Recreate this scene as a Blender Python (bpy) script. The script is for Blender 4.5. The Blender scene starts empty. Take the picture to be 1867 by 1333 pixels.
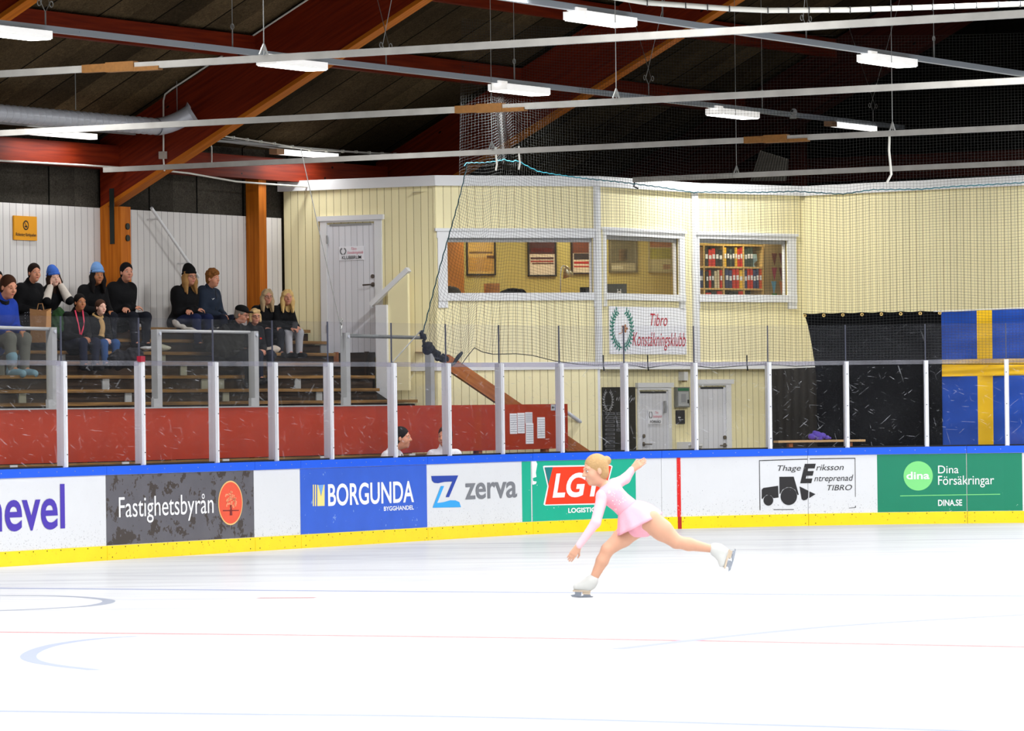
import bpy, bmesh, math, random
import numpy as np
from mathutils import Vector

# ------------------------------------------------------------------ camera, light, exposure
SC = bpy.context.scene
COL = SC.collection
W, H = 1867, 1333
FPX, ROLL, YH, TB, Q0, HC, S1, RC = 8190.84, .012625, 745.79, 1.05397, 161.328, 1.7121, 11.0313, 7.28385
CX = W / 2
A3 = lambda *v: np.array(v, float)
RV = A3(math.cos(ROLL), 0, -math.sin(ROLL)); UV_ = A3(math.sin(ROLL), 0, math.cos(ROLL)); ZV = A3(0, 0, 1)
CAM = A3(0, 0, HC)
cd = bpy.data.cameras.new('camera'); cam = bpy.data.objects.new('camera', cd); COL.objects.link(cam)
cd.sensor_width = 36; cd.lens = FPX / W * 36; cd.shift_y = (YH - H / 2) / W; cd.clip_end = 400
cd.dof.use_dof = True; cd.dof.focus_distance = 60; cd.dof.aperture_fstop = 8.0
cam.location = CAM; cam.rotation_mode = 'QUATERNION'
from mathutils import Matrix
cam.rotation_quaternion = Matrix([[RV[0], UV_[0], 0], [0, 0, -1], [RV[2], UV_[2], 0]]).to_quaternion()
SC.camera = cam
wd = bpy.data.worlds.new('world'); SC.world = wd; wd.use_nodes = True
wd.node_tree.nodes['Background'].inputs[0].default_value = (.55, .6, .7, 1)
wd.node_tree.nodes['Background'].inputs[1].default_value = .004
SC.view_settings.view_transform = 'Standard'; SC.view_settings.look = 'None'
SC.view_settings.gamma = 1; SC.view_settings.use_curve_mapping = False
SC.view_settings.exposure = 0.33
try:
    SC.cycles.transparent_max_bounces = 20
except Exception:
    pass

# rink frame: E_ runs along the boards (away from the camera), N_ points behind them
E_ = A3(math.cos(TB), math.sin(TB), 0); N_ = A3(-math.sin(TB), math.cos(TB), 0)
B0 = A3((0 - CX) / Q0, FPX / Q0, 0)
def SO(s, o, z=0): return B0 + E_ * s + N_ * o + ZV * z
def bpath(s, off=0.0):                      # the boards' face; off > 0 lies behind it
    if s <= S1: return B0 + E_ * s + N_ * off
    a = (s - S1) / RC
    c = B0 + E_ * S1 - N_ * RC
    return c + (RC + off) * (N_ * math.cos(a) + E_ * math.sin(a))
def bdir(s):
    a = max(0, (s - S1) / RC)
    return E_ * math.cos(a) - N_ * math.sin(a)
def bout(s):                                # behind the boards
    a = max(0, (s - S1) / RC)
    return N_ * math.cos(a) + E_ * math.sin(a)
def ray(x, y): return RV * (x - CX) / FPX + UV_ * (YH - y) / FPX + A3(0, 1, 0)
def proj(P):
    d = P - CAM
    return CX + FPX * (d @ RV) / d[1], YH - FPX * (d @ UV_) / d[1]
def PY(x, y, Y): return CAM + ray(x, y) * Y
def on_plane(x, y, p, n):
    d = ray(x, y); return CAM + d * (((p - CAM) @ n) / (d @ n))
def on_o(x, y, o): return on_plane(x, y, B0 + N_ * o, N_)
def on_s(x, y, s): return on_plane(x, y, B0 + E_ * s, E_)
def on_z(x, y, z):
    d = ray(x, y); return CAM + d * ((z - HC) / d[2])
def so(P): return (P - B0) @ E_, (P - B0) @ N_, P[2]
def bs(px, z=.6, off=0.0):
    lo, hi = -12, 24
    for _ in range(50):
        m = (lo + hi) / 2
        if proj(bpath(m, off) + ZV * z)[0] < px: lo = m
        else: hi = m
    return lo
def bz(s, py, off=0.0):
    p = bpath(s, off); y0 = proj(p)[1]; y1 = proj(p + ZV)[1]
    return (py - y0) / (y1 - y0)
def bsz(px, py, off=0.0):
    s = bs(px, .6, off); z = bz(s, py, off); s = bs(px, z, off); return s, bz(s, py, off)

# the lamp rows over the rink that hang outside the picture (long runs of the same ceiling lights)
def strip_light(name, p0, p1, width, power):
    ld = bpy.data.lights.new(name, 'AREA'); ld.shape = 'RECTANGLE'
    v = p1 - p0; ld.size = float(np.linalg.norm(v)); ld.size_y = width; ld.energy = power; ld.color = (.975, .988, 1)
    o = bpy.data.objects.new(name, ld); COL.objects.link(o); o.location = (p0 + p1) / 2
    x = v / np.linalg.norm(v); z = ZV - x * x[2]; z /= np.linalg.norm(z); y = np.cross(z, x)
    o.rotation_euler = Matrix(np.array([x, y, z]).T.tolist()).to_euler()
    return o
LP = 300.0
for o_, a, b, k in [(-6, -22, 1.5, .65), (-6, 16, 23, 1.5), (-12, -26, 23, 1.2), (-18, -28, 23, 1.2), (-24, -28, 22, 1.2)]:
    strip_light('lamp_row_light', SO(a, o_, 6.2), SO(b, o_, 6.2), .35, LP * k * (b - a) / 6.0)
strip_light('lamp_row_light', SO(-22, 0, 6.1), SO(-2, 0, 6.1), .35, LP * .6 * 20 / 6)

# ------------------------------------------------------------------ materials
def lin(c):
    r = [(v / 255 / 12.92 if v / 255 <= .04045 else ((v / 255 + .055) / 1.055) ** 2.4) for v in c]
    return (r[0], r[1], r[2], 1)
MATS = {}
def mat(name, rgb, rough=.6, metal=0.0, spec=.35, var=0.0, vscale=4.0, emit=None, bump=0.0, bscale=40.0, coat=0.0):
    if name in MATS: return MATS[name]
    m = bpy.data.materials.new(name); m.use_nodes = True; MATS[name] = m
    nt = m.node_tree; b = nt.nodes['Principled BSDF']
    b.inputs['Base Color'].default_value = lin(rgb); b.inputs['Roughness'].default_value = rough
    b.inputs['Metallic'].default_value = metal; b.inputs['Specular IOR Level'].default_value = spec
    if coat: b.inputs['Coat Weight'].default_value = coat
    tc = nt.nodes.new('ShaderNodeTexCoord')
    if var:
        nz = nt.nodes.new('ShaderNodeTexNoise'); nz.inputs['Scale'].default_value = vscale; nz.inputs['Detail'].default_value = 4
        nt.links.new(tc.outputs['Object'], nz.inputs['Vector'])
        mx = nt.nodes.new('ShaderNodeMix'); mx.data_type = 'RGBA'
        c = lin(rgb); mx.inputs['A'].default_value = tuple(v * (1 - var) for v in c[:3]) + (1,)
        mx.inputs['B'].default_value = tuple(min(1, v * (1 + var)) for v in c[:3]) + (1,)
        nt.links.new(nz.outputs['Fac'], mx.inputs['Factor']); nt.links.new(mx.outputs['Result'], b.inputs['Base Color'])
    if bump:
        nb = nt.nodes.new('ShaderNodeTexNoise'); nb.inputs['Scale'].default_value = bscale
        nt.links.new(tc.outputs['Object'], nb.inputs['Vector'])
        bp = nt.nodes.new('ShaderNodeBump'); bp.inputs['Strength'].default_value = bump; bp.inputs['Distance'].default_value = .02
        nt.links.new(nb.outputs['Fac'], bp.inputs['Height']); nt.links.new(bp.outputs['Normal'], b.inputs['Normal'])
    if emit:
        b.inputs['Emission Color'].default_value = lin(emit[0]); b.inputs['Emission Strength'].default_value = emit[1]
    return m
def N(nt, t, **kw):
    n = nt.nodes.new(t)
    for k, v in kw.items(): setattr(n, k, v)
    return n
def math_(nt, op, a, b=None):
    n = N(nt, 'ShaderNodeMath', operation=op)
    for i, v in enumerate((a, b)):
        if v is None: continue
        if isinstance(v, (int, float)): n.inputs[i].default_value = v
        else: nt.links.new(v, n.inputs[i])
    return n.outputs[0]
def plank_mat(name, rgb, groove_rgb, width, gw=.05, rough=.55, var=.06, knots=0.0):
    """painted boards side by side along UV x (metres), with a groove between them"""
    m = mat(name, rgb, rough); nt = m.node_tree; b = nt.nodes['Principled BSDF']
    uv = N(nt, 'ShaderNodeUVMap'); sp = N(nt, 'ShaderNodeSeparateXYZ'); nt.links.new(uv.outputs[0], sp.inputs[0])
    u = math_(nt, 'DIVIDE', sp.outputs[0], width)
    fr = math_(nt, 'FRACT', u); d = math_(nt, 'ABSOLUTE', math_(nt, 'SUBTRACT', fr, .5))
    g = math_(nt, 'GREATER_THAN', d, .5 - gw / 2)
    wn = N(nt, 'ShaderNodeTexWhiteNoise', noise_dimensions='1D'); nt.links.new(math_(nt, 'FLOOR', u), wn.inputs['W'])
    nz = N(nt, 'ShaderNodeTexNoise'); nz.inputs['Scale'].default_value = 3
    mp = N(nt, 'ShaderNodeMapping'); mp.inputs['Scale'].default_value = (8, .7, 1); nt.links.new(uv.outputs[0], mp.inputs[0]); nt.links.new(mp.outputs[0], nz.inputs['Vector'])
    mv = N(nt, 'ShaderNodeMix', data_type='RGBA'); c = lin(rgb)
    mv.inputs['A'].default_value = tuple(v * (1 - var) for v in c[:3]) + (1,); mv.inputs['B'].default_value = tuple(min(1, v * (1 + var)) for v in c[:3]) + (1,)
    nt.links.new(math_(nt, 'ADD', math_(nt, 'MULTIPLY', wn.outputs['Value'], .6), math_(nt, 'MULTIPLY', nz.outputs['Fac'], .4)), mv.inputs['Factor'])
    col = mv.outputs['Result']
    if knots:
        vo = N(nt, 'ShaderNodeTexVoronoi'); vo.inputs['Scale'].default_value = 2.6; nt.links.new(uv.outputs[0], vo.inputs['Vector'])
        mk = N(nt, 'ShaderNodeMix', data_type='RGBA'); mk.inputs['B'].default_value = tuple(v * .25 for v in c[:3]) + (1,)
        nt.links.new(math_(nt, 'LESS_THAN', vo.outputs['Distance'], knots), mk.inputs['Factor']); nt.links.new(col, mk.inputs['A']); col = mk.outputs['Result']
    mg = N(nt, 'ShaderNodeMix', data_type='RGBA'); mg.inputs['B'].default_value = lin(groove_rgb)
    nt.links.new(g, mg.inputs['Factor']); nt.links.new(col, mg.inputs['A']); nt.links.new(mg.outputs['Result'], b.inputs['Base Color'])
    bp = N(nt, 'ShaderNodeBump'); bp.inputs['Strength'].default_value = .6; bp.inputs['Distance'].default_value = .01; bp.invert = True
    nt.links.new(g, bp.inputs['Height']); nt.links.new(bp.outputs['Normal'], b.inputs['Normal'])
    return m
def worn_mat(name, rgb, spot_rgb, amount=.05, scale=30.0, rough=.4, low=None, var=.05):
    """a printed or painted sheet with knocked-off chips; low = chips only below this height"""
    m = mat(name, rgb, rough, spec=.4); nt = m.node_tree; b = nt.nodes['Principled BSDF']
    tc = N(nt, 'ShaderNodeTexCoord')
    geo = N(nt, 'ShaderNodeNewGeometry')
    nz = N(nt, 'ShaderNodeTexNoise'); nz.inputs['Scale'].default_value = scale; nz.inputs['Detail'].default_value = 3; nz.inputs['Roughness'].default_value = .75
    nt.links.new(geo.outputs['Position'], nz.inputs['Vector'])
    f = nz.outputs['Fac']; thr = 1 - amount
    sp = N(nt, 'ShaderNodeSeparateXYZ'); nt.links.new(geo.outputs['Position'], sp.inputs[0])
    if low:
        k = math_(nt, 'MULTIPLY', math_(nt, 'SUBTRACT', low, sp.outputs[2]), .22); k.node.use_clamp = True
        f = math_(nt, 'ADD', f, k)
    g = math_(nt, 'GREATER_THAN', f, .745 - amount * .5)
    n2 = N(nt, 'ShaderNodeTexNoise'); n2.inputs['Scale'].default_value = 3.5; n2.inputs['Detail'].default_value = 5; nt.links.new(geo.outputs['Position'], n2.inputs['Vector'])
    mv = N(nt, 'ShaderNodeMix', data_type='RGBA'); c = lin(rgb)
    mv.inputs['A'].default_value = tuple(v * (1 - var) for v in c[:3]) + (1,); mv.inputs['B'].default_value = tuple(min(1, v * (1 + var)) for v in c[:3]) + (1,)
    nt.links.new(n2.outputs['Fac'], mv.inputs['Factor'])
    mx = N(nt, 'ShaderNodeMix', data_type='RGBA'); mx.inputs['B'].default_value = lin(spot_rgb)
    nt.links.new(mv.outputs['Result'], mx.inputs['A']); nt.links.new(g, mx.inputs['Factor']); nt.links.new(mx.outputs['Result'], b.inputs['Base Color'])
    return m
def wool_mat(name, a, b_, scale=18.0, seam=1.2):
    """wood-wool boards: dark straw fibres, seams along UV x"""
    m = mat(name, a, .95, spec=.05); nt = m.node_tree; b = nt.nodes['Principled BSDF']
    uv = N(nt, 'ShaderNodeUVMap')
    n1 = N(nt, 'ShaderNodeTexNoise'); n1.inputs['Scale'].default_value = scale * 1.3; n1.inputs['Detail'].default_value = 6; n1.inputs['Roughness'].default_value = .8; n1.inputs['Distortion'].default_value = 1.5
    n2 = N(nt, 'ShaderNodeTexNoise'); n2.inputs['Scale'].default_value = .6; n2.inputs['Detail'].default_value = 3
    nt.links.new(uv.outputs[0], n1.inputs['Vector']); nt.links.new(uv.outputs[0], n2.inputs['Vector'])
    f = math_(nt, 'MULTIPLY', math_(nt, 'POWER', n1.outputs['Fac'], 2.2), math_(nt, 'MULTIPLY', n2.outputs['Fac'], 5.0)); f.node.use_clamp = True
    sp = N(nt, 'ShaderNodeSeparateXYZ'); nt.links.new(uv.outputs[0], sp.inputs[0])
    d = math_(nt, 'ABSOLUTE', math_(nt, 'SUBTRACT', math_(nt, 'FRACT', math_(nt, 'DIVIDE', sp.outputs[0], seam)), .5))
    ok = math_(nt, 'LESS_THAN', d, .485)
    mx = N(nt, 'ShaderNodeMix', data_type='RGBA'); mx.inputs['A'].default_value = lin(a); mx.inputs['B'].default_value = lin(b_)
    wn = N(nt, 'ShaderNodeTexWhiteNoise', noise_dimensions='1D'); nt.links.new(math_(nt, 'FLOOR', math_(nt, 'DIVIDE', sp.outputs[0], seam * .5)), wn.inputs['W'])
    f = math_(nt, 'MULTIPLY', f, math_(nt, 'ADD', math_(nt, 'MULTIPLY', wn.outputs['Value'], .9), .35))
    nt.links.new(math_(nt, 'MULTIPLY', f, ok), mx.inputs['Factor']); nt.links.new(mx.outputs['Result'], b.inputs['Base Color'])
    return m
def wood_mat(name, rgb, dark, rough=.6, knots=.07, streak=10.0):
    """timber with grain along UV x (metres) and dark knots"""
    m = mat(name, rgb, rough, spec=.15); nt = m.node_tree; b = nt.nodes['Principled BSDF']
    uv = N(nt, 'ShaderNodeUVMap'); mp = N(nt, 'ShaderNodeMapping'); mp.inputs['Scale'].default_value = (.5, streak, 1); nt.links.new(uv.outputs[0], mp.inputs[0])
    nz = N(nt, 'ShaderNodeTexNoise'); nz.inputs['Scale'].default_value = 2.5; nz.inputs['Detail'].default_value = 6; nt.links.new(mp.outputs[0], nz.inputs['Vector'])
    mx = N(nt, 'ShaderNodeMix', data_type='RGBA'); mx.inputs['A'].default_value = lin(dark); mx.inputs['B'].default_value = lin(rgb)
    k = math_(nt, 'MULTIPLY', math_(nt, 'SUBTRACT', nz.outputs['Fac'], .3), 2.5); k.node.use_clamp = True
    nt.links.new(k, mx.inputs['Factor'])
    vo = N(nt, 'ShaderNodeTexVoronoi'); vo.inputs['Scale'].default_value = 3.0
    m2 = N(nt, 'ShaderNodeMapping'); m2.inputs['Scale'].default_value = (.8, 1.3, 1); nt.links.new(uv.outputs[0], m2.inputs[0]); nt.links.new(m2.outputs[0], vo.inputs['Vector'])
    mk = N(nt, 'ShaderNodeMix', data_type='RGBA'); mk.inputs['B'].default_value = tuple(v * .12 for v in lin(dark)[:3]) + (1,)
    nt.links.new(math_(nt, 'LESS_THAN', vo.outputs['Distance'], knots), mk.inputs['Factor']); nt.links.new(mx.outputs['Result'], mk.inputs['A'])
    nt.links.new(mk.outputs['Result'], b.inputs['Base Color'])
    return m
def glass_mat(name, tint=(1, 1, 1), scr=.5, gloss=.035, haze=.015):
    """clear acrylic: mostly see-through, a little mirror, scuffs and scratches"""
    m = bpy.data.materials.new(name); m.use_nodes = True; MATS[name] = m; nt = m.node_tree; nt.nodes.clear()
    out = N(nt, 'ShaderNodeOutputMaterial'); tr = N(nt, 'ShaderNodeBsdfTransparent'); tr.inputs[0].default_value = (*tint, 1)
    gl = N(nt, 'ShaderNodeBsdfGlossy'); gl.inputs['Roughness'].default_value = .04
    df = N(nt, 'ShaderNodeBsdfDiffuse'); df.inputs[0].default_value = (.85, .87, .92, 1)
    geo = N(nt, 'ShaderNodeNewGeometry')
    uv = N(nt, 'ShaderNodeUVMap')
    def streak(scale, rot, thr, sx, w):
        m0 = N(nt, 'ShaderNodeMapping'); m0.inputs['Rotation'].default_value = (0, 0, rot); nt.links.new(uv.outputs[0], m0.inputs[0])
        mp = N(nt, 'ShaderNodeMapping'); mp.inputs['Scale'].default_value = (sx, 1, 1)
        nt.links.new(m0.outputs[0], mp.inputs[0])
        nz = N(nt, 'ShaderNodeTexNoise'); nz.inputs['Scale'].default_value = scale; nz.inputs['Detail'].default_value = 2; nz.inputs['Distortion'].default_value = .6
        nt.links.new(mp.outputs[0], nz.inputs['Vector'])
        return math_(nt, 'MULTIPLY', math_(nt, 'GREATER_THAN', nz.outputs['Fac'], thr), w)
    sp = N(nt, 'ShaderNodeSeparateXYZ'); nt.links.new(geo.outputs['Position'], sp.inputs[0])
    a = streak(60, .5, .71, .07, .36 * scr); b = streak(66, -.7, .715, .06, .34 * scr); c = streak(54, 1.3, .72, .05, .28 * scr); d = streak(60, .08, .715, .06, .36 * scr)
    n3 = N(nt, 'ShaderNodeTexNoise'); n3.inputs['Scale'].default_value = 1.6; n3.inputs['Detail'].default_value = 4; nt.links.new(uv.outputs[0], n3.inputs['Vector'])
    hz = math_(nt, 'MULTIPLY', n3.outputs['Fac'], haze * 2)
    f = math_(nt, 'ADD', math_(nt, 'ADD', math_(nt, 'ADD', a, b), math_(nt, 'ADD', c, d)), hz)
    m1 = N(nt, 'ShaderNodeMixShader'); m1.inputs[0].default_value = gloss; nt.links.new(tr.outputs[0], m1.inputs[1]); nt.links.new(gl.outputs[0], m1.inputs[2])
    m2 = N(nt, 'ShaderNodeMixShader'); nt.links.new(f, m2.inputs[0]); nt.links.new(m1.outputs[0], m2.inputs[1]); nt.links.new(df.outputs[0], m2.inputs[2])
    nt.links.new(m2.outputs[0], out.inputs[0])
    return m

# ------------------------------------------------------------------ mesh building
WL = {}
class MB:
    def __init__(self): self.v = []; self.f = []; self.uv = []; self.marks = []
    def face(self, pts, uv=None):
        k = len(self.v); self.v += [tuple(map(float, p)) for p in pts]; self.f.append(tuple(range(k, k + len(pts))))
        self.uv += list(uv) if uv is not None else [(0, 0)] * len(pts)
    def obox(self, c, ax, h, uvaxis=None):
        """box round c with axes ax and half sizes h; UV x runs along the longest axis"""
        c = np.asarray(c, float); ax = [np.asarray(a, float) for a in ax]
        L = int(np.argmax(h)) if uvaxis is None else uvaxis
        for i in range(3):
            j, k = (i + 1) % 3, (i + 2) % 3
            for sg in (1, -1):
                q = [(1, 1), (-1, 1), (-1, -1), (1, -1)]
                if sg < 0: q = q[::-1]
                pts = [c + ax[i] * h[i] * sg + ax[j] * h[j] * a + ax[k] * h[k] * b for a, b in q]
                if j == L: uv = [(h[j] * a, h[k] * b + i) for a, b in q]
                elif k == L: uv = [(h[k] * b, h[j] * a + i) for a, b in q]
                else: uv = [(h[j] * a * .2, h[k] * b) for a, b in q]
                self.face(pts, uv)
        return self
    def beam(self, p0, p1, w, h, up=ZV):
        p0 = np.asarray(p0, float); p1 = np.asarray(p1, float); d = p1 - p0; L = np.linalg.norm(d); d = d / L
        s = np.cross(d, up); s /= np.linalg.norm(s); u = np.cross(s, d)
        return self.obox((p0 + p1) / 2, (d, s, u), (L / 2, w / 2, h / 2), 0)
    def prism(self, poly, vec, uvs=None):
        """polygon of 3D points pushed along vec"""
        poly = [np.asarray(p, float) for p in poly]; vec = np.asarray(vec, float)
        uvs = uvs or [(0, 0)] * len(poly)
        self.face(poly, uvs); self.face([p + vec for p in poly[::-1]], uvs[::-1])
        n = len(poly); L = 0; w = np.linalg.norm(vec)
        for i in range(n):
            a, b = poly[i], poly[(i + 1) % n]; l = np.linalg.norm(b - a)
            self.face([b, a, a + vec, b + vec], [(L + l, 0), (L, 0), (L, w), (L + l, w)]); L += l
        return self
    def tube(self, pts, r, n=8, cap=True):
        pts = [np.asarray(p, float) for p in pts]; rs = r if hasattr(r, '__len__') else [r] * len(pts)
        t0 = pts[1] - pts[0]; ref = ZV if abs(t0[2]) < .9 * np.linalg.norm(t0) else A3(1, 0, 0)
        k = len(self.v); m = len(pts)
        for i, p in enumerate(pts):
            t = pts[min(i + 1, m - 1)] - pts[max(i - 1, 0)]; t = t / (np.linalg.norm(t) + 1e-12)
            a = np.cross(t, ref); a /= np.linalg.norm(a) + 1e-12; b = np.cross(a, t); ref = b
            for j in range(n):
                th = 2 * math.pi * j / n; self.v.append(tuple(p + (a * math.cos(th) + b * math.sin(th)) * rs[i]))
        for i in range(m - 1):
            for j in range(n):
                q = (k + i * n + j, k + i * n + (j + 1) % n, k + (i + 1) * n + (j + 1) % n, k + (i + 1) * n + j)
                self.f.append(q); self.uv += [(i, j / n)] * 4
        if cap:
            self.f.append(tuple(k + j for j in range(n))[::-1]); self.uv += [(0, 0)] * n
            self.f.append(tuple(k + (m - 1) * n + j for j in range(n))); self.uv += [(0, 0)] * n
        return self
    def ell(self, c, r, R=None, nu=14, nv=9):
        c = np.asarray(c, float); r = np.asarray(r, float) * np.ones(3); R = np.eye(3) if R is None else R
        k = len(self.v)
        for i in range(nv + 1):
            ph = math.pi * i / nv
            for j in range(nu):
                th = 2 * math.pi * j / nu
                self.v.append(tuple(c + R @ (r * A3(math.sin(ph) * math.cos(th), math.sin(ph) * math.sin(th), math.cos(ph)))))
        for i in range(nv):
            for j in range(nu):
                self.f.append((k + i * nu + j, k + (i + 1) * nu + j, k + (i + 1) * nu + (j + 1) % nu, k + i * nu + (j + 1) % nu)); self.uv += [(0, 0)] * 4
        return self
    def disc(self, c, ax, ay, n=32, depth=None):
        pts = [c + ax * math.cos(2 * math.pi * i / n) + ay * math.sin(2 * math.pi * i / n) for i in range(n)]
        if depth is None: self.face(pts)
        else: self.prism(pts, depth)
        return self
    def ring(self, c, ax, ay, r0, n=36, a0=0, a1=2 * math.pi):
        """flat ring; r0 = inner radius as a share of the outer"""
        for i in range(n):
            a, b = a0 + (a1 - a0) * i / n, a0 + (a1 - a0) * (i + 1) / n
            p = lambda t, s: c + (ax * math.cos(t) + ay * math.sin(t)) * s
            self.face([p(a, r0), p(a, 1), p(b, 1), p(b, r0)])
        return self
    def mark(self, k): self.marks.append((len(self.f), k)); return self
    def build(self, name, m, parent=None, smooth=False):
        off = WL[parent.name] if parent is not None else A3(0, 0, 0)
        me = bpy.data.meshes.new(name)
        vv = np.asarray(self.v, float)
        o = bpy.data.objects.new(name, me)
        if parent is None:
            off = A3((vv[:, 0].min() + vv[:, 0].max()) / 2, (vv[:, 1].min() + vv[:, 1].max()) / 2, vv[:, 2].min()); o.location = off
        fc = self.f
        if smooth:
            _, ix, inv = np.unique(np.round(vv, 5), axis=0, return_index=True, return_inverse=True); inv = inv.ravel()
            f2 = [tuple(inv[k] for k in q) for q in fc]
            if all(len(set(q)) == len(q) for q in f2): vv = vv[ix]; fc = f2
        me.from_pydata((vv - off).tolist(), [], fc)
        ul = me.uv_layers.new(name='UVMap'); ul.data.foreach_set('uv', np.asarray(self.uv, np.float32).ravel())
        for q in (m if isinstance(m, (list, tuple)) else [m]): me.materials.append(q)
        for i, (a, k) in enumerate(self.marks):
            for j in range(a, self.marks[i + 1][0] if i + 1 < len(self.marks) else len(self.f)): me.polygons[j].material_index = k
        if smooth: me.polygons.foreach_set('use_smooth', [True] * len(me.polygons))
        me.update(); COL.objects.link(o)
        if parent is not None: o.parent = parent
        WL[o.name] = off
        return o
def tag(o, label=None, cat=None, group=None, kind=None):
    if label: o['label'] = label
    if cat: o['category'] = cat
    if group: o['group'] = group
    if kind: o['kind'] = kind
    return o
def thing(name, loc, label, cat, group=None):
    o = bpy.data.objects.new(name, None); COL.objects.link(o); o.location = tuple(loc); o.empty_display_size = .1
    WL[o.name] = np.asarray(loc, float)
    return tag(o, label, cat, group)
def struct(o): o['kind'] = 'structure'; return o
ORD = 'first second third fourth fifth sixth seventh eighth ninth tenth eleventh twelfth thirteenth fourteenth fifteenth sixteenth seventeenth eighteenth'.split()

TXT = {}
def text_geo(s, bold=0.0):
    if (s, bold) in TXT: return TXT[(s, bold)]
    cu = bpy.data.curves.new('t', 'FONT'); cu.body = s; cu.size = 1; cu.offset = bold; cu.resolution_u = 5
    ob = bpy.data.objects.new('t', cu); me = bpy.data.meshes.new_from_object(ob)
    v = np.array([p.co[:2] for p in me.vertices]); f = [tuple(p.vertices) for p in me.polygons]
    bpy.data.objects.remove(ob); bpy.data.curves.remove(cu); bpy.data.meshes.remove(me)
    TXT[(s, bold)] = (v, f); return v, f
def text(mb, s, fn, u0, u1, z0, z1, shear=0.0, bold=0.0):
    """letters filling u0..u1, baseline z0, tallest letter z1; fn(u, z) gives the 3D point"""
    v, f = text_geo(s, bold); v = v.copy()
    top = v[:, 1].max(); v[:, 0] += v[:, 1] * shear
    x0, x1 = v[:, 0].min(), v[:, 0].max()
    k = len(mb.v)
    for x, y in v: mb.v.append(tuple(fn(u0 + (x - x0) / (x1 - x0) * (u1 - u0), z0 + y / top * (z1 - z0))))
    for q in f: mb.f.append(tuple(k + i for i in q)); mb.uv += [(0, 0)] * len(q)
    return mb

# ------------------------------------------------------------------ palette
ICE = mat('ice', (250, 252, 255), .3)
WHITE = mat('white_paint', (226, 226, 226), .5, var=.03)
WHITEB = worn_mat('white_board', (216, 217, 220), (158, 158, 162), .085, 44, low=.6, var=.03)
YEL = plank_mat('yellow_boards', (242, 231, 184), (130, 112, 58), .12, .055)
YELS = mat('yellow_plain', (242, 231, 184), .55)
SHADERED = wood_mat('shaded_red_wood', (70, 22, 12), (40, 10, 6), .7)  # rafter red with the dimness of the far end put into the colour
WPL = plank_mat('white_boards', (214, 210, 206), (76, 72, 70), .15, .045, var=.07)
DPL = plank_mat('white_door_boards', (222, 222, 226), (168, 168, 172), .1, .07)
RED = worn_mat('red_sheet', (160, 46, 13), (176, 96, 66), .1, 20, rough=.35, var=.16)
BLUE = mat('blue_rail', (14, 88, 222), .4, var=.05)
KICK = worn_mat('yellow_kick', (250, 212, 6), (190, 140, 20), .16, 22, var=.08)
GLU = wood_mat('glulam', (122, 38, 10), (88, 20, 5), .55)
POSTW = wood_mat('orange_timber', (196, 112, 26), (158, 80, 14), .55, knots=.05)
PLNK = wood_mat('stand_wood', (150, 112, 62), (84, 60, 32), .75, knots=.03)
DARKW = wood_mat('dark_wood', (62, 46, 32), (28, 20, 14), .85, knots=.03)
PINE = wood_mat('pine', (170, 104, 58), (140, 78, 38), .6)
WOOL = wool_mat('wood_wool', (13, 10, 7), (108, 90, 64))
WOOLSH = wool_mat('wood_wool_shaded', (7, 6, 5), (20, 18, 15), 20)  # darker copy of the wall wool, far-end gloom put into the colour
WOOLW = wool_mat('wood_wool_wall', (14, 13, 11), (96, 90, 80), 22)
ALU = mat('aluminium', (206, 208, 214), .38, metal=.35, spec=.5)
STEEL = mat('galvanised', (184, 186, 192), .34, metal=.1, spec=.8, var=.12, vscale=9)
GREYP = mat('grey_post', (150, 150, 148), .5, var=.08)
TUBE = mat('pale_tube', (146, 143, 137), .5, metal=.1, var=.3, vscale=5)
RUST = mat('rusty_joint', (112, 74, 30), .8, var=.35, vscale=30)
RAILM = mat('rail_grey', (168, 174, 180), .4, metal=.2)
LAMPW = mat('lamp_housing', (240, 240, 240), .4, emit=((255, 252, 246), .45))
LAMPE = mat('lamp_diffuser', (255, 255, 255), .4, emit=((255, 253, 248), 7.0))
WIRE = mat('wire', (150, 150, 146), .4, metal=.3)
CABLE = mat('cable_white', (216, 214, 204), .5)
BLACK = mat('black', (10, 10, 12), .5)
BLKCL = mat('black_cloth', (5, 5, 7), .9, spec=.08, bump=.3, bscale=18)
NETM = mat('net_twine', (46, 46, 44), .7, spec=.3)
ROPE = mat('rope_teal', (40, 110, 122), .7)
NETB = mat('net_bunch', (22, 26, 26), .9, bump=.8, bscale=60)
PAPER = mat('paper', (226, 226, 230), .7)
INK = mat('ink', (26, 26, 30), .6)
GLASS = glass_mat('rink_glass', (.985, .985, .99), .4, .012, .005)
GLASSB = glass_mat('rink_glass_upper', (.97, .97, .985), .14, .02, .009)
WGLASS = glass_mat('window_glass', (.98, .985, .97), 0, .03, .006)
EDGE = mat('glass_edge', (70, 72, 86), .3)
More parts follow.
